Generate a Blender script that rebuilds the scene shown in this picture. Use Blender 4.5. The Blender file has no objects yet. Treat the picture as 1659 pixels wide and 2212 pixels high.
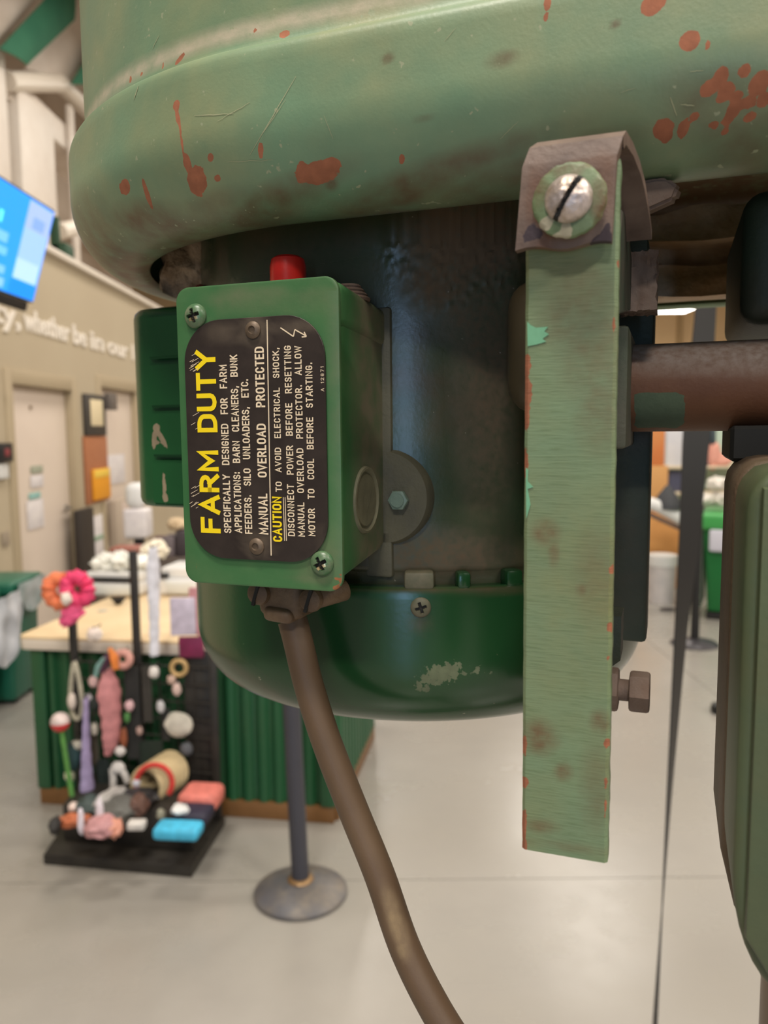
import bpy, bmesh, math, random
import numpy as np
from mathutils import Vector, Matrix, noise
from mathutils.bvhtree import BVHTree

random.seed(7)
D = bpy.data
SC = bpy.context.scene
COL = SC.collection
R_ = math.radians

# ------------------------------------------------------------------ camera
F = 1700.0                      # focal length in pixels of the 1659x2212 frame
CAM_H = 1.65
PITCH, ROLL = R_(5.9), R_(0.52)
fw = Vector((0, math.cos(PITCH), -math.sin(PITCH)))
up0 = Vector((0, math.sin(PITCH), math.cos(PITCH)))
rt = math.cos(ROLL) * Vector((1, 0, 0)) - math.sin(ROLL) * up0
up = math.cos(ROLL) * up0 + math.sin(ROLL) * Vector((1, 0, 0))
CAM = Vector((0, 0, CAM_H))
cd = D.cameras.new('camera')
cd.sensor_fit = 'VERTICAL'
cd.sensor_height = 24.0
cd.lens = 24.0 * F / 2212.0
cd.clip_start = 0.01
cd.clip_end = 100
cd.dof.use_dof = True
cd.dof.focus_distance = 0.222
cd.dof.aperture_fstop = cd.lens / 1.6      # aperture opening of 1.6 mm, a phone lens
cam = D.objects.new('camera', cd)
COL.objects.link(cam)
m3 = Matrix((rt, up, -fw)).transposed()
cam.matrix_world = Matrix.Translation(CAM) @ m3.to_4x4()
SC.camera = cam

# ------------------------------------------------------------------ world, lamps, exposure
SC.view_settings.view_transform = 'Standard'
SC.view_settings.look = 'None'
SC.view_settings.gamma = 1.0
SC.view_settings.use_curve_mapping = False
SC.view_settings.exposure = 0.0
w = D.worlds.new('world')
SC.world = w
w.use_nodes = True
bg = w.node_tree.nodes['Background']
bg.inputs['Color'].default_value = (1.0, 0.94, 0.86, 1)
bg.inputs['Strength'].default_value = 0.12


def lamp(name, loc, size, size_y, power, color, rot=(0, 0, 0)):
    l = D.lights.new(name, 'AREA')
    l.shape = 'RECTANGLE'
    l.size, l.size_y = size, size_y
    l.energy = power
    l.color = color
    o = D.objects.new(name, l)
    o.location = loc
    o.rotation_euler = rot
    COL.objects.link(o)
    return o


WARM = (1.0, 0.93, 0.84)
for lx in (-0.9, 3.2, 8.0):
    for ly in (-4.6, -1.2, 3.4, 7.4, 11.4, 15.4):
        lamp('ceiling_lamp', (lx, ly, 6.1), 1.3, 0.5, 92 if ly > 0 else 205, WARM)
# daylight through the glazed shop entrance behind the photographer
lamp('entrance_daylight', (-0.85, -5.6, 1.5), 0.30, 2.3, 40, (0.40, 0.64, 1.0), (R_(90), 0, 0))

# ------------------------------------------------------------------ helpers: pixels to points


def ray(px, py):
    return fw + rt * ((px - 829.5) / F) - up * ((py - 1106) / F)


def onz(px, py, z=0.0):
    r = ray(px, py)
    return CAM + r * ((z - CAM_H) / r.z)


def onx(px, py, x):
    r = ray(px, py)
    return CAM + r * (x / r.x)


def ony(px, py, y):
    r = ray(px, py)
    return CAM + r * (y / r.y)


# ------------------------------------------------------------------ helpers: materials


def lin(c):
    return tuple(((v / 255.0) / 12.92 if v / 255.0 <= 0.04045 else ((v / 255.0 + 0.055) / 1.055) ** 2.4) for v in c) + (1.0,)


def mat(name, col, rough=0.5, metal=0.0, var=0.0, vcol=None, vscale=8.0, bump=0.0, bscale=60.0,
        chip=None, chip_amp=0.75, chip_scale=420.0, dust_shade=None, dust_scale=120.0, speck=None, speck_scale=900.0,
        speck_amt=0.73, streak=None, pale=None, spec=0.5, alpha=1.0, emit=0.0, sheen=0.0, trans=0.0, stretch=None, rough_var=0.0):
    m = D.materials.new(name)
    m.use_nodes = True
    nt = m.node_tree
    b = nt.nodes['Principled BSDF']
    N = nt.nodes.new
    L = nt.links.new
    b.inputs['Roughness'].default_value = rough
    b.inputs['Metallic'].default_value = metal
    b.inputs['Specular IOR Level'].default_value = spec
    if trans:
        b.inputs['Transmission Weight'].default_value = trans
    if alpha < 1:
        b.inputs['Alpha'].default_value = alpha
    tc = N('ShaderNodeTexCoord')
    vec = tc.outputs['Object']
    if stretch:
        mp = N('ShaderNodeMapping')
        mp.inputs['Scale'].default_value = stretch
        L(vec, mp.inputs['Vector'])
        svec = mp.outputs['Vector']
    else:
        svec = vec

    def nz(scale, detail=4.0, v=None, rgh=0.55):
        n = N('ShaderNodeTexNoise')
        n.inputs['Scale'].default_value = scale
        n.inputs['Detail'].default_value = detail
        n.inputs['Roughness'].default_value = rgh
        L(v or vec, n.inputs['Vector'])
        return n.outputs['Fac']

    def mrange(s, a, bb, c=0.0, d=1.0):
        r = N('ShaderNodeMapRange')
        r.clamp = True
        for i, val in zip(('From Min', 'From Max', 'To Min', 'To Max'), (a, bb, c, d)):
            r.inputs[i].default_value = val
        L(s, r.inputs['Value'])
        return r.outputs['Result']

    def math_(op, a, c):
        n = N('ShaderNodeMath')
        n.operation = op
        for i, v in ((0, a), (1, c)):
            if isinstance(v, (int, float)):
                n.inputs[i].default_value = v
            else:
                L(v, n.inputs[i])
        return n.outputs[0]

    def mix(fac, a, c):
        n = N('ShaderNodeMix')
        n.data_type = 'RGBA'
        if isinstance(fac, (int, float)):
            n.inputs['Factor'].default_value = fac
        else:
            L(fac, n.inputs['Factor'])
        for k, v in (('A', a), ('B', c)):
            s = [i for i in n.inputs if i.name == k and i.type == 'RGBA'][0]
            if isinstance(v, tuple):
                s.default_value = v
            else:
                L(v, s)
        return [o for o in n.outputs if o.type == 'RGBA'][0]

    c = lin(col)
    if vcol is not None:
        c = mix(mrange(nz(vscale), 0.35, 0.68), c, lin(vcol))
    if var:
        n2 = nz(vscale * 3.1)
        dk = tuple(x * (1 - var) for x in lin(col)[:3]) + (1,)
        c = mix(mrange(n2, 0.4, 0.75, 0, 0.7), c, dk)
    if streak is not None:
        c = mix(mrange(nz(90, 3, svec), 0.5, 0.72, 0, 0.55), c, lin(streak))
    if dust_shade is not None:
        at = N('ShaderNodeAttribute')
        at.attribute_name = 'dust_shade'
        f = math_('MULTIPLY', at.outputs['Fac'], mrange(nz(dust_scale, 6), 0.25, 0.7, 0.35, 1.15))
        f = mrange(f, 0.0, 1.0)
        c = mix(f, c, lin(dust_shade))
        df = f
    if pale is not None:
        at = N('ShaderNodeAttribute')
        at.attribute_name = 'pale'
        c = mix(mrange(math_('MULTIPLY', at.outputs['Fac'], mrange(nz(170, 6), 0.3, 0.65, 0.45, 1.1)), 0.0, 1.0), c, lin(pale))
    if speck is not None:
        c = mix(mrange(nz(speck_scale, 2), speck_amt, speck_amt + 0.03), c, lin(speck))
    rsock = None
    if chip is not None:
        at = N('ShaderNodeAttribute')
        at.attribute_name = 'chip'
        f = math_('ADD', at.outputs['Fac'], math_('MULTIPLY', math_('SUBTRACT', nz(chip_scale, 5), 0.5), chip_amp))
        f = mrange(f, 0.47, 0.53)
        cc = mix(mrange(nz(chip_scale * 0.6), 0.35, 0.65), lin(chip), tuple(x * 0.75 for x in lin(chip)[:3]) + (1,))
        c = mix(f, c, cc)
        rsock = mrange(f, 0, 1, rough, 0.8)
    if isinstance(c, tuple):
        b.inputs['Base Color'].default_value = c
    else:
        L(c, b.inputs['Base Color'])
    if dust_shade is not None and rsock is None:
        rsock = mrange(df, 0, 1, rough, 0.85)
    if rough_var and rsock is None:
        rsock = mrange(nz(vscale * 2), 0.3, 0.7, rough - rough_var, rough + rough_var)
    if rsock is not None:
        L(rsock, b.inputs['Roughness'])
    if emit:
        if isinstance(c, tuple):
            b.inputs['Emission Color'].default_value = c
        else:
            L(c, b.inputs['Emission Color'])
        b.inputs['Emission Strength'].default_value = emit
    if bump:
        bp = N('ShaderNodeBump')
        bp.inputs['Strength'].default_value = 1.0
        bp.inputs['Distance'].default_value = bump
        h = nz(bscale, 6, svec if stretch else None)
        L(h, bp.inputs['Height'])
        L(bp.outputs['Normal'], b.inputs['Normal'])
    return m


# ------------------------------------------------------------------ helpers: meshes
MW = {}                                  # world matrix of every empty / top-level object


def bm_new():
    return bmesh.new()


def merge(bm, tmp, M=None, mi=0):
    if M is not None:
        tmp.transform(M)
    for f in tmp.faces:
        f.material_index = mi
    me = D.meshes.new('tmp')
    tmp.to_mesh(me)
    tmp.free()
    bm.from_mesh(me)
    D.meshes.remove(me)


def rbox(bm, lo, hi, bev=0.0, seg=2, M=None, mi=0, taper=None):
    t = bmesh.new()
    bmesh.ops.create_cube(t, size=1.0)
    lo, hi = Vector(lo), Vector(hi)
    for v in t.verts:
        k = v.co.copy()
        v.co = Vector([lo[i] + (hi[i] - lo[i]) * (k[i] + 0.5) for i in range(3)])
        if taper and k.z < 0:
            c = (lo + hi) / 2
            v.co.x = c.x + (v.co.x - c.x) * taper
            v.co.y = c.y + (v.co.y - c.y) * taper
    if bev:
        bmesh.ops.bevel(t, geom=t.edges[:], offset=bev, segments=seg, affect='EDGES', profile=0.5)
    merge(bm, t, M, mi)


def lathe(bm, prof, n=48, M=None, mi=0, caps=True):
    t = bmesh.new()
    rings = []
    for r, z in prof:
        if r < 1e-7:
            rings.append([t.verts.new((0, 0, z))])
        else:
            rings.append([t.verts.new((r * math.cos(2 * math.pi * i / n), r * math.sin(2 * math.pi * i / n), z)) for i in range(n)])
    for a, b in zip(rings, rings[1:]):
        if len(a) == 1 and len(b) == 1:
            continue
        for i in range(n):
            j = (i + 1) % n
            if len(a) == 1:
                t.faces.new((a[0], b[i], b[j]))
            elif len(b) == 1:
                t.faces.new((a[i], a[j], b[0]))
            else:
                t.faces.new((a[i], a[j], b[j], b[i]))
    if caps:
        if len(rings[0]) > 1:
            t.faces.new(rings[0])
        if len(rings[-1]) > 1:
            t.faces.new(rings[-1])
    bmesh.ops.recalc_face_normals(t, faces=t.faces)
    merge(bm, t, M, mi)


def cyl(bm, p0, p1, r0, r1=None, n=32, bev=0.0, mi=0):
    p0, p1 = Vector(p0), Vector(p1)
    d = p1 - p0
    h = d.length
    r1 = r0 if r1 is None else r1
    if bev:
        prof = [(r0 - bev, 0), (r0 - bev * 0.3, bev * 0.3), (r0, bev), (r1, h - bev), (r1 - bev * 0.3, h - bev * 0.3), (r1 - bev, h)]
    else:
        prof = [(r0, 0), (r1, h)]
    q = d.to_track_quat('Z', 'Y').to_matrix().to_4x4()
    lathe(bm, prof, n, Matrix.Translation(p0) @ q, mi)


def smooth_path(pts, n):
    """Catmull-Rom through pts, n points"""
    P = [Vector(p) for p in pts]
    P = [P[0] * 2 - P[1]] + P + [P[-1] * 2 - P[-2]]
    out = []
    segs = len(P) - 3
    for k in range(n):
        x = k / (n - 1) * segs
        i = min(int(x), segs - 1)
        t = x - i
        a, b, c, d = P[i:i + 4]
        out.append(0.5 * ((2 * b) + (c - a) * t + (2 * a - 5 * b + 4 * c - d) * t * t + (3 * b - a - 3 * c + d) * t ** 3))
    return out


def tube(bm, pts, r, n=16, closed=False, mi=0, flat=1.0):
    P = [Vector(p) for p in pts]
    m = len(P)
    rad = r if isinstance(r, (list, tuple)) else [r] * m
    t = bmesh.new()
    T = []
    for i in range(m):
        if closed:
            d = P[(i + 1) % m] - P[i - 1]
        else:
            d = P[min(i + 1, m - 1)] - P[max(i - 1, 0)]
        T.append(d.normalized())
    nrm = T[0].orthogonal().normalized()
    rings = []
    for i in range(m):
        nrm = (nrm - T[i] * nrm.dot(T[i]))
        nrm = nrm.normalized() if nrm.length > 1e-8 else T[i].orthogonal().normalized()
        bi = T[i].cross(nrm)
        rings.append([t.verts.new(P[i] + (nrm * math.cos(2 * math.pi * k / n) + bi * flat * math.sin(2 * math.pi * k / n)) * rad[i]) for k in range(n)])
    for i in range(m if closed else m - 1):
        a, b = rings[i], rings[(i + 1) % m]
        for k in range(n):
            t.faces.new((a[k], a[(k + 1) % n], b[(k + 1) % n], b[k]))
    if not closed:
        t.faces.new(rings[0])
        t.faces.new(rings[-1])
    bmesh.ops.recalc_face_normals(t, faces=t.faces)
    merge(bm, t, None, mi)


def ring(bm, c, R, r, M=None, n=40, k=12, mi=0, a0=0.0, a1=2 * math.pi):
    full = abs(a1 - a0 - 2 * math.pi) < 1e-6
    cnt = n if full else n + 1
    M = M or Matrix.Identity(4)
    pts = [M @ Vector((R * math.cos(a0 + (a1 - a0) * i / n), R * math.sin(a0 + (a1 - a0) * i / n), 0)) + Vector(c) for i in range(cnt)]
    tube(bm, pts, r, k, full, mi)


def blob(bm, c, rad, amp=0.15, freq=1.0, sub=3, seed=0, M=None, mi=0):
    t = bmesh.new()
    bmesh.ops.create_icosphere(t, subdivisions=sub, radius=1.0)
    for v in t.verts:
        k = 1 + amp * noise.fractal(v.co * freq * 1.5 + Vector((seed * 3.1, seed * 1.7, 0)), 0.8, 2.0, 3)
        v.co = Vector((v.co.x * rad[0] * k, v.co.y * rad[1] * k, v.co.z * rad[2] * k))
    if M is not None:
        t.transform(M)
    t.transform(Matrix.Translation(Vector(c)))
    merge(bm, t, None, mi)


def prism(bm, poly, th, M=None, bev=0.0, seg=2, mi=0):
    """polygon in local XY extruded to z in [0, th]"""
    t = bmesh.new()
    lo = [t.verts.new((x, y, 0)) for x, y in poly]
    f = t.faces.new(lo)
    r = bmesh.ops.extrude_face_region(t, geom=[f])
    top = [v for v in r['geom'] if isinstance(v, bmesh.types.BMVert)]
    bmesh.ops.translate(t, verts=top, vec=(0, 0, th))
    bmesh.ops.recalc_face_normals(t, faces=t.faces)
    if bev:
        bmesh.ops.bevel(t, geom=[e for e in t.edges if abs(e.verts[0].co.z - e.verts[1].co.z) < 1e-9],
                        offset=bev, segments=seg, affect='EDGES', profile=0.5)
    merge(bm, t, M, mi)


def rrect(x0, y0, x1, y1, r, n=6):
    out = []
    for cx, cy, a in ((x1 - r, y1 - r, 0), (x0 + r, y1 - r, 90), (x0 + r, y0 + r, 180), (x1 - r, y0 + r, 270)):
        for i in range(n + 1):
            an = R_(a + 90 * i / n)
            out.append((cx + r * math.cos(an), cy + r * math.sin(an)))
    return out


def sheet(bm, fn, nu, nv, th, mi=0):
    """thin curved sheet: fn(s,t) -> Vector, given thickness by its normals"""
    t = bmesh.new()
    g = [[t.verts.new(fn(i / nu, j / nv)) for j in range(nv + 1)] for i in range(nu + 1)]
    for i in range(nu):
        for j in range(nv):
            t.faces.new((g[i][j], g[i + 1][j], g[i + 1][j + 1], g[i][j + 1]))
    t.normal_update()
    bmesh.ops.solidify(t, geom=t.faces[:], thickness=th)
    bmesh.ops.recalc_face_normals(t, faces=t.faces)
    merge(bm, t, None, mi)


def O(name, bm, mats, parent=None, label=None, cat=None, group=None, kind=None, smooth=35, world=True):
    me = D.meshes.new(name)
    o = D.objects.new(name, me)
    if parent is not None:
        M = MW[parent]
        o.parent = parent
        if world:
            bm.transform(M.inverted())
        MW[o] = M
    else:
        xs = [v.co for v in bm.verts]
        lo = Vector([min(c[i] for c in xs) for i in range(3)])
        hi = Vector([max(c[i] for c in xs) for i in range(3)])
        c = Vector(((lo.x + hi.x) / 2, (lo.y + hi.y) / 2, lo.z))
        bm.transform(Matrix.Translation(-c))
        o.location = c
        MW[o] = Matrix.Translation(c)
    for f in bm.faces:
        f.smooth = bool(smooth)
    bm.to_mesh(me)
    bm.free()
    for mm in (mats if isinstance(mats, (list, tuple)) else [mats]):
        me.materials.append(mm)
    if smooth:
        me.set_sharp_from_angle(angle=R_(smooth))
    COL.objects.link(o)
    tag(o, label, cat, group, kind)
    return o


def tag(o, label=None, cat=None, group=None, kind=None):
    for k, v in (('label', label), ('category', cat), ('group', group), ('kind', kind)):
        if v:
            o[k] = v


def T(name, label, cat, loc, rotz=0.0, group=None):
    o = D.objects.new(name, None)
    o.empty_display_size = 0.05
    o.location = loc
    o.rotation_euler = (0, 0, rotz)
    COL.objects.link(o)
    MW[o] = Matrix.Translation(Vector(loc)) @ Matrix.Rotation(rotz, 4, 'Z')
    tag(o, label, cat, group)
    return o


def copy_tree(o, parent=None, loc=None, label=None):
    c = o.copy()
    COL.objects.link(c)
    if parent is not None:
        c.parent = parent
    if loc is not None:
        c.location = loc
    if label:
        c['label'] = label
    for ch in list(o.children):
        copy_tree(ch, c)
    return c


def verts_world(o):
    n = len(o.data.vertices)
    a = np.empty(n * 3)
    o.data.vertices.foreach_get('co', a)
    a = a.reshape(n, 3)
    M = np.array(MW[o])
    return a @ M[:3, :3].T + M[:3, 3]


def marks(o, attr, blobs):
    """wear and painted-shade marks at their own places on a surface: blobs are (x, y, rx, ry[, degrees[, strength]]) found on the surface"""
    W = verts_world(o)
    polys = [tuple(p.vertices) for p in o.data.polygons]
    bvh = BVHTree.FromPolygons([Vector(x) for x in W], polys)
    val = np.zeros(len(W))
    for bl in blobs:
        px, py, rx, ry = bl[:4]
        ang = R_(bl[4]) if len(bl) > 4 else 0.0
        s = bl[5] if len(bl) > 5 else 1.0
        d = ray(px, py)
        hit = bvh.ray_cast(CAM, d.normalized())
        if hit[0] is None:
            continue
        p = hit[0]
        dep = (p - CAM).dot(fw)
        q = W - np.array(p)
        x = q @ np.array(rt) / (rx * dep / F)
        y = -(q @ np.array(up)) / (ry * dep / F)
        z = q @ np.array(fw) / (2.0 * max(rx, ry) * dep / F)
        if ang:
            x0 = q @ np.array(rt)
            y0 = -(q @ np.array(up))
            x = (x0 * math.cos(ang) + y0 * math.sin(ang)) / (rx * dep / F)
            y = (-x0 * math.sin(ang) + y0 * math.cos(ang)) / (ry * dep / F)
        dist = np.sqrt(x * x + y * y + z * z)
        val = np.maximum(val, np.clip(1.5 - dist, 0, 1) * s)
    a = o.data.attributes.get(attr) or o.data.attributes.new(attr, 'FLOAT', 'POINT')
    a.data.foreach_set('value', val.astype(np.float32))


def text_bm(s, x0, x1, y0, y1, depth, off=0.0, spacing=1.0):
    """lettering fitted to a rectangle x0..x1, y0..y1 (cap height) in local XY, extruded by depth"""
    cu = D.curves.new('t', 'FONT')
    cu.body = s
    cu.size = 1.0
    cu.offset = off
    cu.space_word = spacing
    cu.resolution_u = 4
    ob = D.objects.new('t', cu)
    COL.objects.link(ob)
    dg = bpy.context.evaluated_depsgraph_get()
    me = D.meshes.new_from_object(ob.evaluated_get(dg))
    t = bmesh.new()
    t.from_mesh(me)
    D.objects.remove(ob)
    D.meshes.remove(me)
    D.curves.remove(cu)
    xs = [v.co.x for v in t.verts]
    cap = 0.729
    ax, bx = min(xs), max(xs)
    for v in t.verts:
        v.co.x = x0 + (v.co.x - ax) / (bx - ax) * (x1 - x0)
        v.co.y = y0 + v.co.y / cap * (y1 - y0)
    r = bmesh.ops.extrude_face_region(t, geom=t.faces[:])
    bmesh.ops.translate(t, verts=[v for v in r['geom'] if isinstance(v, bmesh.types.BMVert)], vec=(0, 0, depth))
    bmesh.ops.recalc_face_normals(t, faces=t.faces)
    return t

# ------------------------------------------------------------------ structure
WX = -2.75                               # face of the left wall
m_floor = mat('polished_concrete', (156, 152, 145), 0.25, vcol=(145, 140, 131), vscale=1.3, var=0.12, bump=0.0008, bscale=5, rough_var=0.06)
m_joint = mat('joint_filler', (128, 120, 108), 0.8)
m_wall = mat('beige_wall_paint', (190, 176, 150), 0.75, vcol=(184, 169, 143), vscale=0.8, bump=0.0006, bscale=90)
m_wall2 = mat('pale_upper_wall', (206, 192, 178), 0.8, vcol=(184, 168, 150), vscale=0.7)
m_ledge = mat('white_trim_paint', (226, 216, 202), 0.5, var=0.05)
m_door = mat('pinkish_white_door', (224, 209, 194), 0.45, vcol=(218, 202, 188), vscale=1.2)
m_frame = mat('door_frame_paint', (178, 162, 134), 0.6)
m_tan = mat('tan_wall_paint', (222, 190, 145), 0.8, vcol=(212, 178, 134), vscale=0.5)
m_ceil = mat('ceiling_paint', (214, 205, 194), 0.9)
m_black = mat('matt_black', (26, 25, 25), 0.55, var=0.2)
m_blackmetal = mat('black_metal', (38, 37, 40), 0.42, var=0.15)
m_whitep = mat('white_plastic', (226, 226, 224), 0.4)
m_paper = mat('paper', (232, 226, 224), 0.7, vcol=(214, 208, 210), vscale=14)

bm = bm_new()
rbox(bm, (-7, -8, -0.3), (14, 24, -0.012))
floor = O('floor', bm, m_joint, kind='structure', smooth=0)
jy = onz(1250, 1897).y
for ix, (xa, xb) in enumerate(((-7, -2.6), (-2.6, 2.05), (2.05, 6.7), (6.7, 14))):
    for iy, (ya, yb) in enumerate(((-8, jy - 4.6), (jy - 4.6, jy), (jy, jy + 4.6), (jy + 4.6, jy + 9.2), (jy + 9.2, 24))):
        bm = bm_new()
        rbox(bm, (xa + 0.002, ya + 0.002, -0.06), (xb - 0.002, yb - 0.002, 0.0))
        O('slab', bm, m_floor, floor, smooth=0)
bm = bm_new()
rbox(bm, (-7, -8, 6.7), (14, 24, 6.8))
O('ceiling', bm, m_ceil, kind='structure', smooth=0)
bm = bm_new()
rbox(bm, (-7, 22.5, 0), (14, 22.7, 6.7))
wb = O('wall_back', bm, m_tan, kind='structure', smooth=0)
pc = ony(1466, 700, 22.48)
bm = bm_new()
rbox(bm, (pc.x - 0.05, 22.40, 0), (pc.x + 0.09, 22.5, 6.7), 0.01)
O('pilaster', bm, mat('pilaster_paint', (176, 146, 104), 0.8), wb)
bm = bm_new()
rbox(bm, (13.8, -8, 0), (14, 24, 6.7))
O('wall_right', bm, m_wall2, kind='structure', smooth=0)

LZ = onx(220, 610, WX).z                 # top of the low wall
d1 = (onx(20, 905, WX).y, onx(160, 905, WX).y, onx(90, 824, WX).z)
d2 = (onx(215, 905, WX).y, onx(215, 905, WX).y + 1.2, onx(250, 831, WX).z)
bm = bm_new()
ys = [(1.0, d1[0], 0), (d1[0], d1[1], d1[2]), (d1[1], d2[0], 0), (d2[0], d2[1], d2[2]), (d2[1], 15, 0)]
for a, b, z in ys:
    rbox(bm, (WX - 0.16, a, z), (WX, b, LZ))
wl = O('wall_left', bm, m_wall, kind='structure', smooth=0)
bm = bm_new()
rbox(bm, (WX - 0.25, 1.0, LZ), (WX + 0.05, 15, LZ + 0.055), 0.01)
O('trim_1', bm, m_ledge, kind='structure')
for n, dd in ((1, d1), (2, d2)):
    bm = bm_new()
    rbox(bm, (WX - 0.10, dd[0] + 0.05, 0.005), (WX - 0.055, dd[1] - 0.05, dd[2] - 0.05), 0.004)
    dr = O('door_%d' % n, bm, m_door, kind='structure')
    bm = bm_new()
    for a, b, z0, z1 in ((dd[0] - 0.06, dd[0] + 0.048, 0, dd[2] + 0.06), (dd[1] - 0.048, dd[1] + 0.06, 0, dd[2] + 0.06),
                         (dd[0] + 0.049, dd[1] - 0.049, dd[2] - 0.048, dd[2] + 0.06)):
        rbox(bm, (WX - 0.11, a, z0), (WX + 0.018, b, z1), 0.006)
    O('door_frame', bm, m_frame, dr)
    bm = bm_new()
    hy = dd[1] - 0.14
    cyl(bm, (WX - 0.055, hy, 1.0), (WX - 0.01, hy, 1.0), 0.012, n=14)
    cyl(bm, (WX - 0.012, hy - 0.11, 1.0), (WX - 0.012, hy + 0.012, 1.0), 0.011, n=14)
    cyl(bm, (WX - 0.055, hy, 1.0), (WX - 0.048, hy, 1.0), 0.028, n=20)
    O('lever_handle', bm, mat('satin_steel', (150, 146, 140), 0.35, 0.9), dr)
    if n == 1:
        bm = bm_new()
        c = onx(66, 880, WX - 0.05)
        cyl(bm, (WX - 0.056, c.y, c.z), (WX - 0.044, c.y, c.z), 0.016, n=16)
        O('peephole', bm, mat('dull_brass', (150, 132, 110), 0.4, 0.7), dr)
bm = bm_new()
rbox(bm, (WX - 0.001, 1.0, 0), (WX + 0.012, d1[0] - 0.07, 0.11), 0.003)
rbox(bm, (WX - 0.001, d1[1] + 0.07, 0), (WX + 0.012, d2[0] - 0.07, 0.11), 0.003)
rbox(bm, (WX - 0.001, d2[1] + 0.07, 0), (WX + 0.012, 15, 0.11), 0.003)
O('baseboard_left', bm, mat('brown_baseboard', (92, 78, 64), 0.6), kind='structure')
# open structure over the low wall
UX = -3.35
bm = bm_new()
rbox(bm, (UX - 1.4, 1.0, LZ - 0.3), (UX - 1.3, 15, 6.7))
O('wall_upper', bm, m_wall2, kind='structure', smooth=0)
bm = bm_new()
rbox(bm, (UX - 1.4, 1.0, LZ - 0.05), (WX - 0.25, 15, LZ))
O('trim_2', bm, m_wall2, kind='structure', smooth=0)


def upright(n, pl, pr, py, dx, m, z0=None, z1=6.7):
    a, b = onx(pl, py, UX), onx(pr, py, UX)
    bm = bm_new()
    rbox(bm, (UX - dx, a.y, z0 or LZ), (UX, b.y, z1), 0.012)
    return O('trim_%d' % n, bm, m, kind='structure')


m_col = mat('white_column_paint', (232, 224, 214), 0.55, vcol=(206, 192, 178), vscale=1.0)
upright(3, -40, 22, 330, 0.4, m_col, None, onx(10, 118, UX).z)
upright(4, 50, 122, 400, 0.45, m_col, None, onx(90, 232, UX).z)
upright(5, 157, 167, 380, 0.05, m_col, None, onx(160, 235, UX).z)
zb = onx(60, 205, UX).z
a, b = onx(16, 185, UX), onx(250, 300, UX)
bm = bm_new()
rbox(bm, (UX - 0.5, a.y, zb - 0.14), (UX - 0.06, 15, zb + 0.12), 0.012)
O('trim_6', bm, m_col, kind='structure')
bm = bm_new()
tube(bm, [onx(15, 175, UX - 0.02), onx(130, 180, UX - 0.02), onx(215, 265, UX - 0.02)], 0.09, 10)
O('trim_7', bm, m_ledge, kind='structure')
bm = bm_new()
tube(bm, [onx(128, 500, WX - 0.2), onx(215, 480, WX - 0.2)], 0.075, 10)
O('trim_8', bm, m_ledge, kind='structure')
bm = bm_new()
a = onx(122, 520, WX - 0.1)
rbox(bm, (WX - 0.16, a.y, LZ + 0.056), (WX - 0.02, a.y + 0.20, LZ + 0.2), 0.02)
rbox(bm, (WX - 0.16, a.y, LZ + 0.1), (WX - 0.08, a.y + 0.05, LZ + 0.42), 0.01)
O('wall_bracket', bm, mat('bottle_green', (36, 72, 48), 0.6), label='small dark green bracket standing on the white wall ledge', cat='bracket')
m_bgreen = mat('banner_green', (18, 92, 66), 0.8, vcol=(40, 108, 78), vscale=1.4)
m_bwhite = mat('banner_white', (214, 203, 192), 0.8, vcol=(196, 182, 168), vscale=1.4)


def banner(name, pts, m, label, cat, x, sag=0.25):
    """sheet hanging in the roof, corners given at a plane x"""
    p = [onx(q[0], q[1], x) for q in pts]

    def fn(s, t):
        a_ = p[0].lerp(p[1], s)
        b_ = p[3].lerp(p[2], s)
        v = a_.lerp(b_, t)
        return v + Vector((sag * math.sin(math.pi * t) + 0.0, 0, 0))
    bm = bm_new()
    sheet(bm, fn, 20, 16, 0.01)
    return O(name, bm, m, label=label, cat=cat)


banner('fabric_banner', [(-4, 106), (150, -60), (160, 42), (56, 140)], m_bgreen,
       'wide dark green fabric band hanging diagonally under the roof at upper left', 'banner', UX + 0.12, 0.03)
banner('fabric_banner', [(152, 182), (205, 92), (240, 150), (215, 186)], m_bgreen,
       'small dark green fabric corner half hidden behind the belt guard', 'banner', UX + 0.12, 0.03)
banner('fabric_banner', [(52, 150), (172, 10), (236, 60), (158, 186)], m_bwhite,
       'white fabric swag curving between the two green bands', 'banner', UX - 0.12, 0.10)
banner('fabric_banner', [(-60, 60), (60, -80), (100, -30), (-6, 98)], m_bwhite,
       'white fabric swag above the wide green band at the photo corner', 'banner', UX - 0.12, 0.08)

# wall lettering (white script running along the beige wall)
a, b = onx(-75, 695, WX), onx(292, 765, WX)
zbase = 0.5 * (onx(2, 716, WX).z + onx(285, 764, WX).z)
WL = T('wall_lettering', 'line of white lower-case lettering on the beige wall above the doors', 'lettering', (WX, (a.y + b.y) / 2, zbase))
m_vinyl = mat('white_vinyl', (244, 236, 224), 0.5)
for wd, y0, y1 in (('nity,', -60, 44), ('whether', 51, 149), ('be', 157, 185), ('in', 194, 222), ('our', 231, 274), ('l', 283, 286)):
    ya, yb = onx(y0, 735, WX).y, onx(y1, 735, WX).y
    t = text_bm(wd, 0, yb - ya, 0, 0.17, 0.012, 0.02, 1.0)
    t.transform(Matrix(((0, 0, 1, WX + 0.001), (1, 0, 0, ya), (0, 1, 0, zbase), (0, 0, 0, 1))))
    O('word', t, m_vinyl, WL, smooth=0)

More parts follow.
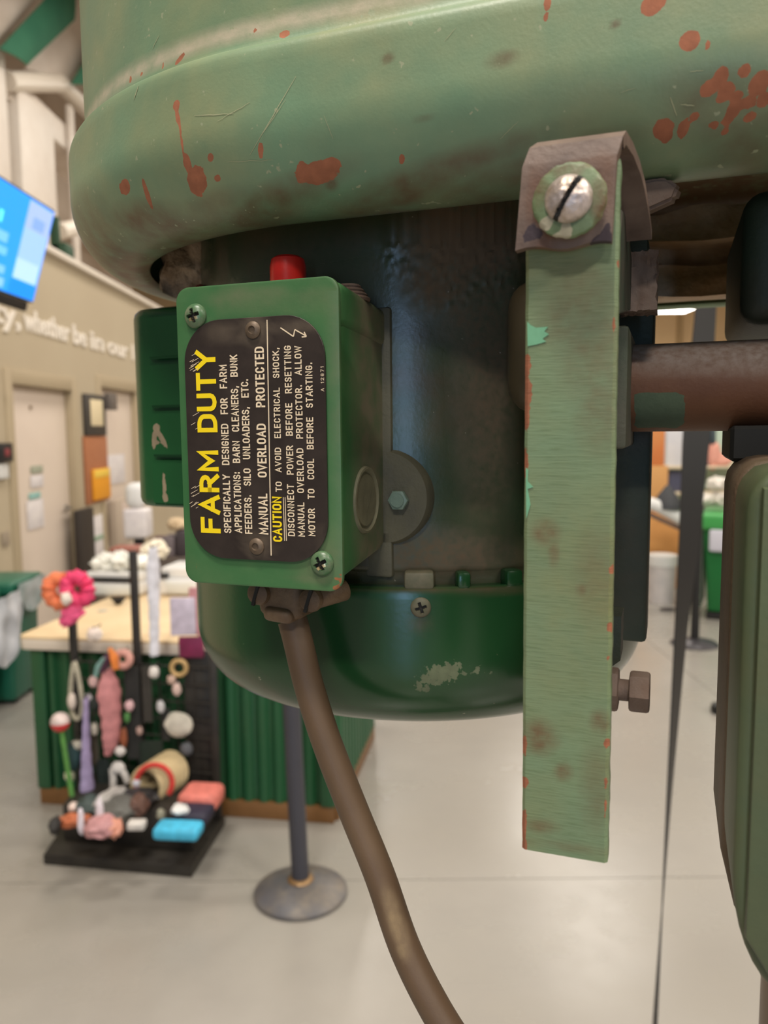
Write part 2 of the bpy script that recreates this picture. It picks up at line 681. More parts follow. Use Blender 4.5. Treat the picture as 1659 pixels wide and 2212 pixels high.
# ceiling light over the far wall
a, b = onz(1418, 654, 4.5), onz(1502, 652, 4.5)
ye = onz(1460, 676, 4.5).y
lt = T('ceiling_light', 'bright white fluorescent light fixture seen above the brown pipe', 'light', ((a.x + b.x) / 2 + 0.3, (a.y + ye) / 2, 4.5))
bm = bm_new()
rbox(bm, (a.x - 0.02, a.y - 0.02, 4.63), (b.x + 0.42, ye + 0.02, 4.72), 0.01)
rbox(bm, (a.x + 0.4, a.y + 0.8, 4.72), (a.x + 0.44, a.y + 0.84, 6.7))
O('housing', bm, m_whitep, lt)
bm = bm_new()
rbox(bm, (a.x, a.y, 4.50), (b.x + 0.4, ye, 4.63), 0.01)
O('diffuser', bm, mat('lit_diffuser', (255, 250, 238), 0.5, emit=9.0), lt)

# ------------------------------------------------------------------ drill press
MU = Matrix.Translation((0.0145, 0.343, 0)) @ Matrix.Rotation(R_(-20), 4, 'Z')     # machine axes: u along the guard, v away, z up
col_p = MU @ Vector((0.175, -0.02, 0))
DP = T('drill_press', 'worn green drill press with belt guard, upright motor and hanging brown cord in front', 'drill press', col_p, R_(-20))


def dp(name, bm, m, parent=None, label=None, kind=None, smooth=35):
    bm.transform(MU)
    return O(name, bm, m, parent or DP, label=label, kind=kind, smooth=smooth)


GR = (106, 138, 108)
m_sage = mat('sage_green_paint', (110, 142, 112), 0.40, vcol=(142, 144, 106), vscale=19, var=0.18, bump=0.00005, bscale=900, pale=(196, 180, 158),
             chip=(168, 104, 74), chip_scale=420, chip_amp=0.7, dust_shade=(98, 76, 54), dust_scale=140, speck=(150, 156, 126), speck_scale=320, speck_amt=0.69)
m_bar = mat('brushed_sage_paint', (110, 132, 100), 0.5, vcol=(116, 122, 84), vscale=30, var=0.14, bump=0.00010, bscale=90, stretch=(2.5, 2.5, 36),
            chip=(150, 92, 64), chip_scale=700, chip_amp=0.8, dust_shade=(100, 78, 50), dust_scale=330, streak=(84, 102, 66))
m_dkgreen = mat('dark_green_gloss', (28, 70, 36), 0.22, vcol=(24, 60, 32), vscale=16, var=0.15, bump=0.00003, bscale=500,
                chip=(104, 112, 84), chip_scale=520, chip_amp=1.35, dust_shade=(84, 68, 52), dust_scale=90, speck=(132, 130, 108), speck_scale=420, speck_amt=0.76)
m_motor = mat('grimy_motor_green', (48, 72, 50), 0.26, vcol=(70, 66, 48), vscale=26, var=0.25, bump=0.00005, bscale=600, dust_shade=(96, 78, 58), dust_scale=420,
              speck=(140, 132, 120), speck_scale=480, speck_amt=0.765)
m_box = mat('box_green', (54, 104, 60), 0.42, vcol=(80, 110, 70), vscale=34, var=0.1, bump=0.00004, bscale=700, chip=(150, 96, 58), chip_scale=700,
            dust_shade=(120, 112, 90), dust_scale=150)
m_grease = mat('caked_grease', (104, 80, 54), 0.6, vcol=(158, 136, 110), vscale=110, var=0.4, bump=0.0016, bscale=380)
m_dustrust = mat('dusty_brown_iron', (128, 110, 98), 0.75, vcol=(98, 74, 58), vscale=70, var=0.2, bump=0.0002, bscale=1500)
m_rust = mat('brown_iron', (100, 60, 34), 0.6, vcol=(112, 74, 46), vscale=30, var=0.2, bump=0.0001, bscale=900,
             dust_shade=(156, 138, 126), dust_scale=500, chip=(80, 94, 72), chip_amp=0.8, chip_scale=160)
m_strap = mat('strap_brown', (120, 100, 88), 0.55, vcol=(84, 66, 58), vscale=90, var=0.25, bump=0.00012, bscale=800, chip=(64, 52, 58), chip_scale=300, dust_shade=(110, 70, 44), dust_scale=300)
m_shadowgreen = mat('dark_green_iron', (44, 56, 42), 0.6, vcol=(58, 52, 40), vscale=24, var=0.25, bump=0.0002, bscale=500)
m_rubber = mat('brown_rubber_cord', (96, 76, 56), 0.55, vcol=(84, 64, 46), vscale=26, var=0.2, bump=0.00005, bscale=1200, dust_shade=(132, 112, 84), dust_scale=260)
m_clamp = mat('clamp_brown', (108, 86, 62), 0.6, vcol=(84, 62, 44), vscale=120, var=0.25, bump=0.0003, bscale=600)
m_red = mat('red_plastic', (224, 44, 36), 0.28, vcol=(206, 38, 32), vscale=150, bump=0.00005, bscale=600)
m_plate = mat('black_plate', (44, 36, 32), 0.36, vcol=(56, 47, 42), vscale=60, var=0.2, bump=0.00002, bscale=900, dust_shade=(98, 84, 66), dust_scale=180)
m_yellow = mat('yellow_print', (238, 208, 20), 0.45)
m_cream = mat('cream_print', (226, 206, 176), 0.5)
m_rivet = mat('brown_rivet', (106, 90, 74), 0.5, 0.4, var=0.3, vscale=500)
m_screw = mat('green_painted_screw', (66, 112, 70), 0.35, vcol=(108, 116, 92), vscale=240, var=0.3)
m_steel = mat('bare_steel', (214, 200, 196), 0.38, 0.6, vcol=(150, 132, 108), vscale=260, var=0.4, bump=0.00022, bscale=600)
m_slot = mat('dark_recess', (26, 22, 16), 0.7)
m_gold = mat('worn_bright_metal', (226, 206, 160), 0.25, 0.9)
m_dscrew = mat('dusty_screw', (104, 98, 78), 0.6, vcol=(80, 82, 62), vscale=300, var=0.2)

# belt guard: stadium shell ---------------------------------------------------
prof = [(0.0005, 1.768), (0.122, 1.768), (0.1275, 1.762), (0.1275, 1.738), (0.124, 1.728), (0.117, 1.7185), (0.109, 1.7135),
        (0.1085, 1.7122), (0.1095, 1.7112), (0.112, 1.7109)]
cx, cz = 0.1135, 1.7335
for i in range(0, 49):
    an = R_(-90 + 90 * i / 48)
    prof.append((cx + 0.0222 * math.cos(an), cz + 0.0226 * math.sin(an)))
prof += [(0.1357, 1.7342 + 0.0008 * k) for k in range(0, 16)]
for i in range(1, 9):
    an = R_(90 * i / 8)
    prof.append((0.1322 + 0.0034 * math.cos(an), 1.7472 + 0.0042 * math.sin(an)))
prof += [(0.1318, 1.7516)]
for i in range(1, 8):
    an = R_(-90 - 90 * i / 7)
    prof.append((0.1316 + 0.0 + 0.0018 * (math.cos(an)), 1.7566 + 0.0048 * math.sin(an)))
prof += [(0.1296, 1.758 + 0.0016 * k) for k in range(0, 60)]
prof += [(0.1285, 1.856), (0.124, 1.862), (0.115, 1.866), (0.0005, 1.868)]
path = []
for k in range(18):
    path.append((0.56 - 0.56 * k / 18, 0, 0, 1))                     # far side
for k in range(0, 561):
    an = R_(90 + 40 * k / 60) if k < 60 else R_(130 + 140 * (k - 60) / 500)
    path.append((0, 0, math.cos(an), math.sin(an)))
fr = [0.0008 * k for k in range(1, 226)]
fr += [fr[-1] + (0.56 - fr[-1]) * k / 14 for k in range(1, 15)]
for x in fr:
    path.append((x, 0, 0, -1))
for k in range(1, 40):
    an = R_(-90 + 180 * k / 40)
    path.append((0.56, 0, math.cos(an), math.sin(an)))
t = bmesh.new()
grid = [[t.verts.new((px_ + r * nx, py_ + r * ny, z)) for r, z in prof] for px_, py_, nx, ny in path]
for i in range(len(grid)):
    a, b = grid[i], grid[(i + 1) % len(grid)]
    for j in range(len(prof) - 1):
        t.faces.new((a[j], b[j], b[j + 1], a[j + 1]))
t.faces.new([g[0] for g in grid])
t.faces.new([g[-1] for g in reversed(grid)])
bmesh.ops.recalc_face_normals(t, faces=t.faces)
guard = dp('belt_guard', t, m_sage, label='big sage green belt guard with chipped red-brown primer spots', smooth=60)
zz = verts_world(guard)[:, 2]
at_ = guard.data.attributes.new('pale', 'FLOAT', 'POINT')           # highlight of the dusty groove over the rolled shoulder, painted pale
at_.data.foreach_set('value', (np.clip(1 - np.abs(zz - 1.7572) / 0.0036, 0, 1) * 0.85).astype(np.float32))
marks(guard, 'chip', [
    (688, 372, 50, 17, 0), (716, 356, 20, 12), (655, 372, 16, 18), (425, 390, 24, 26, 30), (405, 355, 9, 22, -15), (391, 292, 3.0, 62, -6, 0.92),
    (383, 248, 5, 22, -4), (381, 228, 9, 11), (270, 404, 18, 14), (318, 420, 6, 26, -10), (614, 74, 13, 9), (563, 325, 6, 15),
    (455, 340, 8, 8), (388, 128, 16, 6, -35), (868, 344, 7, 9), (551, 68, 4, 4), (1182, 5, 8, 20), (1178, 38, 5, 9), (1410, 8, 26, 22, -30),
    (1490, 88, 20, 22), (1529, 97, 6, 9), (1608, 152, 12, 13), (1558, 165, 15, 18), (1530, 192, 17, 14), (1570, 195, 16, 16), (1590, 208, 14, 9), (1640, 180, 18, 22), (1648, 160, 10, 8),
    (1432, 278, 22, 15, 20), (1440, 294, 12, 12), (1476, 278, 11, 15), (1500, 252, 10, 8), (1586, 236, 13, 18), (1572, 258, 10, 11), (1620, 253, 12, 8), (1545, 270, 7, 7), (1566, 284, 7, 6), (1535, 270, 5, 5),
    (1650, 215, 14, 12), (1618, 222, 13, 11), (1560, 212, 12, 8), (470, 385, 8, 6), (352, 142, 3, 7), (306, 160, 3, 6), (282, 172, 4, 8)])
marks(guard, 'dust_shade', [  # lower-edge marks also paint in the fillet's shade; the others are grime
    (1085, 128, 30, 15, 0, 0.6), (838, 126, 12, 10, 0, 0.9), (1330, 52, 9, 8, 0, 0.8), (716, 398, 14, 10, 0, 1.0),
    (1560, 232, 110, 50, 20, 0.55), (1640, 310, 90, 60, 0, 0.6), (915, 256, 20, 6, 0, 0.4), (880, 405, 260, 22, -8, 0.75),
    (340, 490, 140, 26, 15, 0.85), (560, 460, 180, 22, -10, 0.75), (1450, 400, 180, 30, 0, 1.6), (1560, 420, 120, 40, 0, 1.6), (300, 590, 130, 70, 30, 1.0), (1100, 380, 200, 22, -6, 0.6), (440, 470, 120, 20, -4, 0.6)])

bm = bm_new()
Mi0 = MU.inverted()
gb_ = BVHTree.FromPolygons([Vector(x) for x in verts_world(guard)], [tuple(p.vertices) for p in guard.data.polygons])
for x0, y0, x1, y1, wd in ((640, 165, 540, 335, 2.0), (618, 215, 560, 300, 1.4), (470, 262, 540, 222, 1.6), (420, 250, 505, 246, 2.2), (300, 185, 290, 215, 3.0), (330, 105, 345, 75, 1.8), (1490, 155, 1520, 152, 1.6),
                           (700, 250, 720, 300, 1.2), (1080, 300, 1120, 262, 1.2), (960, 90, 985, 60, 1.2), (490, 350, 590, 345, 1.2), (1340, 200, 1372, 190, 1.2), (1448, 210, 1462, 250, 3.0), (1470, 225, 1500, 228, 3.0)):
    L_ = []
    for k in range(9):
        px, py = x0 + (x1 - x0) * k / 8, y0 + (y1 - y0) * k / 8 + 2.0 * noise.noise(Vector((x0, k * 0.6, 0)))
        hit = gb_.ray_cast(CAM, ray(px, py).normalized())
        if hit[0] is None:
            continue
        p, n_ = hit[0], hit[1] if hit[1].dot(fw) < 0 else -hit[1]
        dv = (rt * (x1 - x0) - up * (y1 - y0)).normalized()
        sd = n_.cross(dv).normalized() * (wd * (0.35 + 0.65 * math.sin(math.pi * (k + 0.5) / 9)) * 0.5 * (p - CAM).dot(fw) / F)
        L_.append((bm.verts.new(Mi0 @ (p + sd + n_ * 0.00012)), bm.verts.new(Mi0 @ (p - sd + n_ * 0.00012))))
    for a_, b_ in zip(L_, L_[1:]):
        bm.faces.new((a_[0], b_[0], b_[1], a_[1]))
dp('paint_scratches', bm, mat('pale_scratch', (158, 160, 126), 0.6), guard, kind='stuff', smooth=0)

# motor -----------------------------------------------------------------------
bm = bm_new()
sh = [(0.0, 1.5965), (0.086, 1.5965), (0.0885, 1.5985), (0.0885, 1.6035), (0.0888, 1.604)]
sh += [(0.0892, 1.604 + 0.00095 * k) for k in range(1, 112)]
sh += [(0.0892, 1.735), (0.088, 1.758), (0.0, 1.759)]
lathe(bm, sh, 720)
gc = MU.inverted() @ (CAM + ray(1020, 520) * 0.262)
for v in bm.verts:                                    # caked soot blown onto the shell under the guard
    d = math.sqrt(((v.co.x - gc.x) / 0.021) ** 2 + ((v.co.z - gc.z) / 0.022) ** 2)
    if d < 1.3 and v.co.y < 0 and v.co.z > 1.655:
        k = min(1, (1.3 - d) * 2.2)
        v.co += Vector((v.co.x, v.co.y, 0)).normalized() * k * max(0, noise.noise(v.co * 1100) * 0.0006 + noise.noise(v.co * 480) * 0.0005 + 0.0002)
motor = dp('motor_shell', bm, m_motor, label='dark green cylindrical motor body with sooty grease under the guard')
marks(motor, 'dust_shade', [(1010, 510, 120, 85, 10, 1.7), (960, 600, 80, 70, 0, 1.0), (1010, 660, 60, 80, 0, 0.7), (650, 520, 200, 40, 0, 0.3), (960, 1200, 150, 50, 0, 0.8), (1060, 760, 70, 320, 0, 0.75), (480, 560, 20, 80, 0, 0.5)])
bm = bm_new()
cap = [(0.0895, 1.5995), (0.0935, 1.5998), (0.0946, 1.599), (0.0950, 1.5975)]
cap += [(0.0950, 1.5975 - 0.0018 * k) for k in range(1, 14)]
for i in range(1, 15):
    an = R_(-90 * i / 14)
    cap.append((0.0765 + 0.0185 * math.cos(an), 1.5741 + 0.0245 * math.sin(an)))
cap += [(0.03, 1.547), (0.0, 1.547)]
lathe(bm, cap, 220)
endbell = dp('end_bell', bm, m_dkgreen, motor, label='glossy dark green rounded lower motor cap with a pale scuff')
marks(endbell, 'chip', [(960, 1455, 60, 26, -8, 0.72), (1010, 1446, 80, 10, 0, 0.72), (1060, 1440, 60, 6, 0, 0.66), (905, 1492, 34, 6, -20, 0.7), (930, 1470, 40, 14, 0, 0.7)])
marks(endbell, 'dust_shade', [(1000, 1275, 220, 7, 0, 0.7), (905, 1345, 18, 22, 0, 0.6), (560, 1480, 140, 12, 30, 0.35)])
LUGS = ((-72.1, 0.0098), (-63.2, 0.0045), (-52.7, 0.006), (-112, 0.010), (-150, 0.011))
# ring of cooling-slot lugs between shell and cap
for k, (an, w_) in enumerate(LUGS):
    bm = bm_new()
    rbox(bm, (0.0885, -w_ / 2, 1.599), (0.0945, w_ / 2, 1.6045 if k else 1.6048), 0.0012, 2, Matrix.Rotation(R_(an), 4, 'Z'))
    dp('rim_lug', bm, m_dkgreen if k else m_dscrew, motor)


def phillips(parent, c, nrm, r, dome, m, rot=0.0, worn=True, name='screw', label=None):
    n = Vector(nrm).normalized()
    q = n.to_track_quat('Z', 'Y').to_matrix().to_4x4()
    M = Matrix.Translation(Vector(c)) @ q @ Matrix.Rotation(rot, 4, 'Z')
    bm = bm_new()
    t = bmesh.new()
    nr, na = 20, 64
    rings = [[t.verts.new((0, 0, 0))]]
    for i in range(1, nr + 1):
        rr = r * i / nr
        rings.append([t.verts.new((rr * math.cos(2 * math.pi * k / na), rr * math.sin(2 * math.pi * k / na), 0)) for k in range(na)])
    for i in range(nr):
        a, b = rings[i], rings[i + 1]
        for k in range(na):
            if i == 0:
                t.faces.new((a[0], b[k], b[(k + 1) % na]))
            else:
                t.faces.new((a[k], b[k], b[(k + 1) % na], a[(k + 1) % na]))
    for v in t.verts:
        x, y = v.co.x, v.co.y
        d = math.hypot(x, y) / r
        z = dome * math.sqrt(max(0, 1 - d * d * 0.96))
        ax, ay = abs(x) / r, abs(y) / r
        if (ax < 0.14 and ay < 0.55) or (ay < 0.14 and ax < 0.55):
            z -= dome * 0.55 * (1 - 0.5 * max(ax, ay))
        v.co.z = z
    for f in t.faces:
        cc = f.calc_center_median()
        ax, ay = abs(cc.x) / r, abs(cc.y) / r
        f.material_index = 1 if ((ax < 0.14 and ay < 0.55) or (ay < 0.14 and ax < 0.55)) else (2 if worn and cc.y < 0 and (0.14 <= ax < 0.42 and 0.1 < ay < 0.40) else 0)
    me = D.meshes.new('tmp')
    t.transform(M)
    t.to_mesh(me)
    t.free()
    bm.from_mesh(me)
    D.meshes.remove(me)
    bmesh.ops.recalc_face_normals(bm, faces=bm.faces)
    cyl(bm, Vector(c) - n * 0.004, Vector(c) + n * 0.0002, r, n=40, mi=0)
    return dp(name, bm, [m, m_slot, m_gold], parent, label=label, smooth=50)


phillips(endbell, (0.0949 * math.cos(R_(-71.8)), 0.0949 * math.sin(R_(-71.8)), 1.5935), (math.cos(R_(-71.8)), math.sin(R_(-71.8)), 0), 0.0033, 0.0016, m_dscrew, 0.3, False, 'cap_screw', 'dusty cross-head screw')

# capacitor cover on the motor's far left side
bm = bm_new()
prof2 = [(-0.117, 0.02), (-0.1185, -0.020)] + [(-0.1045 - 0.0140 * math.cos(R_(a_)), -0.030 - 0.0140 * math.sin(R_(a_))) for a_ in range(0, 86, 9)] + [(-0.060, -0.0485), (-0.055, 0.02)]
t = bmesh.new()
prism(bm, [(x, y) for x, y in prof2], 0.0845, Matrix.Translation((0, 0, 1.618)), 0.004, 3)
m_capc = mat('capacitor_cover_green', (36, 94, 50), 0.26, vcol=(30, 82, 44), vscale=16, var=0.15, chip=(170, 150, 120), chip_scale=400, chip_amp=0.7)
capc = dp('capacitor_cover', bm, m_capc, motor, label='rounded dark green capacitor cover with flat ribs and worn paint')
marks(capc, 'chip', [(303, 978, 4, 6, 0, 0.8), (322, 1092, 22, 3, 0, 0.9)])
for z0, z1 in ((1.6195, 1.6385), (1.6400, 1.6590), (1.6605, 1.6790), (1.6805, 1.6985)):
    bm = bm_new()
    Mr_ = Matrix.Translation((-0.088, -0.0478, 0)) @ Matrix.Rotation(math.atan2(-0.004, 0.038), 4, 'Z')
    t = bmesh.new()
    bmesh.ops.create_cube(t, size=1)
    for v in t.verts:
        v.co = Vector((0.0035 + v.co.x * 0.037, v.co.y * 0.0024, (z0 + z1) / 2 + v.co.z * (z1 - z0)))
    bmesh.ops.bevel(t, geom=t.edges[:], offset=0.0009, segments=2, affect='EDGES')
    bmesh.ops.subdivide_edges(t, edges=[e for e in t.edges if e.calc_length() > 0.012], cuts=30, use_grid_fill=True)
    merge(bm, t, Mr_)
    pn = dp('cover_panel', bm, m_capc, motor)
    marks(pn, 'chip', [(333, 950, 6, 22, 6, 0.95), (338, 924, 9, 10, 0, 0.95), (338, 956, 9, 4, 0, 0.9), (348, 945, 6, 30, -32, 0.95), (355, 1050, 4, 40, 0, 0.95), (357, 1075, 8, 10, 0, 0.9), (362, 990, 4, 5, 0, 0.8)])
# bracket and grime seen through the bottom opening
bm = bm_new()
t = bmesh.new()
bmesh.ops.create_cube(t, size=1)
bmesh.ops.subdivide_edges(t, edges=t.edges[:], cuts=22, use_grid_fill=True)
for v in t.verts:
    v.co = Vector((v.co.x * 0.026, v.co.y * 0.085, v.co.z * 0.020))
    nn = noise.noise_vector(v.co * 130) * 0.0034 + noise.noise_vector(v.co * 45) * 0.004
    v.co += nn
merge(bm, t, Matrix.Translation((-0.090, -0.016, 1.7262)) @ Matrix.Rotation(R_(20), 4, 'Z') @ Matrix.Rotation(R_(16), 4, 'X'))
dp('motor_bracket', bm, m_grease, label='grease-caked bracket inside the guard opening')
bm = bm_new()
pts = smooth_path([(-0.068, -0.060, 1.704), (-0.062, -0.065, 1.700), (-0.054, -0.071, 1.695), (-0.050, -0.074, 1.688)], 14)
tube(bm, pts, 0.0028, 12)
dp('red_wire', bm, mat('red_wire_cover', (150, 52, 44), 0.5), motor, label='short red lead beside the box')

# terminal box ------------------------------------------------------------------
bm = bm_new()
rbox(bm, (-0.0300, -0.1265, 1.6072), (0.0175, -0.0800, 1.6900), 0.0042, 4)
for v in bm.verts:                                    # cast body draws in towards its back and bottom
    k = (v.co.y + 0.1265) / 0.0465
    if k > 0.2:
        if v.co.z < 1.63:
            v.co.z += 0.0062 * (k - 0.2) ** 1.3
        v.co.z -= 0.0022 * max(0, (v.co.z - 1.66) / 0.03) * k
        v.co.x -= 0.0012 * k if v.co.x > 0 else 0
bmesh.ops.subdivide_edges(bm, edges=[e for e in bm.edges if e.calc_length() > 0.02], cuts=24, use_grid_fill=True)
tbox = dp('terminal_box', bm, m_box, label='green terminal box on the motor front')
def side_dust(o, top=0.0):
    """dusty coat on the rear half of the box side and along its top"""
    a_ = np.array([v.co[:] for v in o.data.vertices]) + np.array((MU.inverted() @ MW[DP].translation)[:])
    k = np.clip((a_[:, 1] + 0.119) / 0.012, 0, 1) * (a_[:, 0] > 0.012)
    cur = np.zeros(len(k))
    o.data.attributes['dust_shade'].data.foreach_get('value', cur)
    o.data.attributes['dust_shade'].data.foreach_set('value', np.maximum(cur, k * 0.95).astype(np.float32))


marks(tbox, 'dust_shade', [(820, 760, 40, 90, 0, 0.9), (800, 900, 30, 160, 0, 0.9), (830, 1050, 40, 130, 0, 1.0), (800, 1200, 60, 60, 0, 0.9), (770, 800, 8, 120, 0, 0.5)])
bm = bm_new()
rbox(bm, (-0.0308, -0.1262, 1.6785), (0.0184, -0.0822, 1.6908), 0.0022, 3)
for v in bm.verts:
    k = (v.co.y + 0.1265) / 0.0465
    v.co.z -= 0.0030 * k if v.co.z > 1.684 else 0.0022 * k
    v.co.x -= 0.0012 * k if v.co.x > 0 else 0
side_dust(tbox)
bmesh.ops.subdivide_edges(bm, edges=[e for e in bm.edges if e.calc_length() > 0.006], cuts=12, use_grid_fill=True)
lid = dp('reset_housing', bm, m_box, tbox)
marks(lid, 'dust_shade', [(815, 660, 32, 40, 0, 0.95), (800, 640, 20, 30, 0, 0.6)])
side_dust(lid)
bm = bm_new()
prism(bm, rrect(-0.0325, 1.6052, 0.0188, 1.6916, 0.0042, 8), 0.0016, Matrix(((1, 0, 0, 0), (0, 0, 1, -0.1282), (0, 1, 0, 0), (0, 0, 0, 1))), 0.0003, 2)
bmesh.ops.triangulate(bm, faces=[f for f in bm.faces if len(f.verts) > 4])
bmesh.ops.recalc_face_normals(bm, faces=bm.faces)
bmesh.ops.subdivide_edges(bm, edges=[e for e in bm.edges if e.calc_length() > 0.004], cuts=10, use_grid_fill=True)
cov = dp('cover_plate', bm, m_box, tbox)
marks(cov, 'dust_shade', [(500, 655, 60, 30, -10, 0.5), (560, 640, 60, 18, 0, 0.4), (660, 650, 70, 24, 0, 0.35), (700, 1195, 40, 28, 0, 0.45), (728, 900, 8, 300, 0, 0.4), (560, 678, 150, 7, 0, 0.4), (440, 690, 30, 20, 0, 0.4), (690, 1250, 50, 12, 0, 0.4)])
marks(cov, 'chip', [(735, 1240, 4, 26, 0, 0.8), (728, 1270, 10, 6, 0, 0.9), (700, 715, 6, 5), (514, 655, 3, 3), (738, 760, 3, 60, 0, 0.7), (433, 1228, 3, 3)])
# nameplate
PV = -0.1285
MP = Matrix(((1, 0, 0, 0), (0, 0, -1, PV), (0, 1, 0, 0), (0, 0, 0, 1)))          # local XY -> u,z, extrude towards the viewer
bm = bm_new()
prism(bm, rrect(-0.0297, 1.6132, 0.0149, 1.6818, 0.0118, 12), 0.0006, MP, 0.0001, 1)
bmesh.ops.triangulate(bm, faces=[f for f in bm.faces if len(f.verts) > 4])
bmesh.ops.subdivide_edges(bm, edges=[e for e in bm.edges if e.calc_length() > 0.004], cuts=8, use_grid_fill=True)
npl = dp('nameplate', bm, m_plate, tbox, label='black rounded nameplate with yellow and cream wording', smooth=0)
marks(npl, 'dust_shade', [(547, 713, 26, 30, 0, 0.8), (555, 1178, 26, 26, 0, 0.8), (640, 705, 70, 12, 0, 0.5), (480, 720, 40, 20, 0, 0.4), (690, 1000, 10, 180, 0, 0.3)])
PF = PV - 0.00062

def _arc(cx_, cy_, rx, ry, a0, a1, n=6):
    return [(cx_ + rx * math.cos(R_(a0 + (a1 - a0) * i / n)), cy_ + ry * math.sin(R_(a0 + (a1 - a0) * i / n))) for i in range(n + 1)]


_W = 0.52                                              # width of a plain engraved-gothic capital, height 1
_O = _arc(.26, .74, .26, .26, 0, 180) + _arc(.26, .26, .26, .26, 180, 360) + [(.52, .74)]
_GL = {
    'A': (.60, [[(0, 0), (.30, 1), (.60, 0)], [(.11, .32), (.49, .32)]]),
    'B': (.52, [[(0, 0), (0, 1), (.28, 1)] + _arc(.28, .76, .22, .24, 90, -90) + [(0, .52)], [(.28, .52)] + _arc(.28, .26, .24, .26, 90, -90) + [(0, 0)]]),
    'C': (.50, [_arc(.26, .72, .24, .28, 10, 180) + _arc(.26, .28, .24, .28, 180, 350)]),
    'D': (.54, [[(0, 0), (0, 1), (.22, 1)] + _arc(.22, .68, .32, .32, 90, 0) + _arc(.22, .32, .32, .32, 0, -90) + [(0, 0)]]),
    'E': (.46, [[(.46, 1), (0, 1), (0, 0), (.46, 0)], [(0, .52), (.40, .52)]]),
    'F': (.46, [[(.46, 1), (0, 1), (0, 0)], [(0, .50), (.40, .50)]]),
    'G': (.54, [_arc(.26, .72, .25, .28, 15, 180) + _arc(.26, .28, .25, .28, 180, 350) + [(.51, .46), (.28, .46)]]),
    'H': (.52, [[(0, 0), (0, 1)], [(.52, 0), (.52, 1)], [(0, .52), (.52, .52)]]),
    'I': (.02, [[(.01, 0), (.01, 1)]]),
    'K': (.54, [[(0, 0), (0, 1)], [(.50, 1), (0, .38)], [(.18, .58), (.54, 0)]]),
    'L': (.42, [[(0, 1), (0, 0), (.42, 0)]]),
    'M': (.66, [[(0, 0), (0, 1), (.33, .30), (.66, 1), (.66, 0)]]),
    'N': (.54, [[(0, 0), (0, 1), (.54, 0), (.54, 1)]]),
    'O': (.52, [_O]),
    'P': (.50, [[(0, 0), (0, 1), (.26, 1)] + _arc(.26, .73, .24, .27, 90, -90) + [(0, .46)]]),
    'R': (.54, [[(0, 0), (0, 1), (.26, 1)] + _arc(.26, .74, .25, .26, 90, -90) + [(0, .48)], [(.26, .48), (.54, 0)]]),
    'S': (.50, [_arc(.25, .75, .23, .25, 15, 180) + _arc(.25, .75, .23, .25, 180, 250, 3) + _arc(.25, .26, .25, .26, 70, 0, 4) + _arc(.25, .26, .25, .26, 0, -165)]),
    'T': (.52, [[(0, 1), (.52, 1)], [(.26, 1), (.26, 0)]]),
    'U': (.52, [[(0, 1), (0, .28)] + _arc(.26, .27, .26, .27, 180, 360) + [(.52, 1)]]),
    'V': (.58, [[(0, 1), (.29, 0), (.58, 1)]]),
    'W': (.80, [[(0, 1), (.20, 0), (.40, .9), (.60, 0), (.80, 1)]]),
    'Y': (.58, [[(0, 1), (.29, .46), (.58, 1)], [(.29, .46), (.29, 0)]]),
    '.': (.08, [[(.04, 0), (.04, .12)]]), ',': (.10, [[(.07, .12), (.02, -.16)]]), ':': (.08, [[(.04, .1), (.04, .24)], [(.04, .62), (.04, .76)]]),
    '1': (.2, [[(0, .8), (.16, 1), (.16, 0)]]), '2': (.46, [_arc(.23, .76, .22, .24, 170, -30) + [(0, 0), (.46, 0)]]),
    '8': (.48, [_arc(.24, .76, .21, .24, -90, 270, 12), _arc(.24, .26, .24, .26, 90, 450, 12)]), '7': (.46, [[(0, 1), (.46, 1), (.16, 0)]]),
    ' ': (.30, []),
}


def ribbon(t, pts, wd, f):
    """flat stroke of width wd along a polyline, mitred; f maps (x, y) to space"""
    P = [Vector((x, y)) for x, y in pts]
    P = [p for i, p in enumerate(P) if i == 0 or (p - P[i - 1]).length > 1e-6]
    closed = (P[0] - P[-1]).length < 1e-5
    if closed:
        P = P[:-1]
    n = len(P)
    L_ = []
    for i in range(n):
        a_ = P[i] - P[i - 1] if (i > 0 or closed) else P[1] - P[0]
        b_ = P[(i + 1) % n] - P[i] if (i < n - 1 or closed) else P[i] - P[i - 1]
        a_, b_ = a_.normalized(), b_.normalized()
        na, nb = Vector((-a_.y, a_.x)), Vector((-b_.y, b_.x))
        m = (na + nb)
        m = m.normalized() if m.length > 1e-6 else na
        k = min(2.2, 1 / max(0.3, m.dot(na)))
        ext = Vector((0, 0))
        if not closed and i == 0:
            ext = -a_ * wd * 0.5
        if not closed and i == n - 1:
            ext = b_ * wd * 0.5
        L_.append((t.verts.new(f(P[i] + ext + m * wd * 0.5 * k)), t.verts.new(f(P[i] + ext - m * wd * 0.5 * k))))
    for i in range(n if closed else n - 1):
        a_, b_ = L_[i], L_[(i + 1) % n]
        t.faces.new((a_[0], a_[1], b_[1], b_[0]))


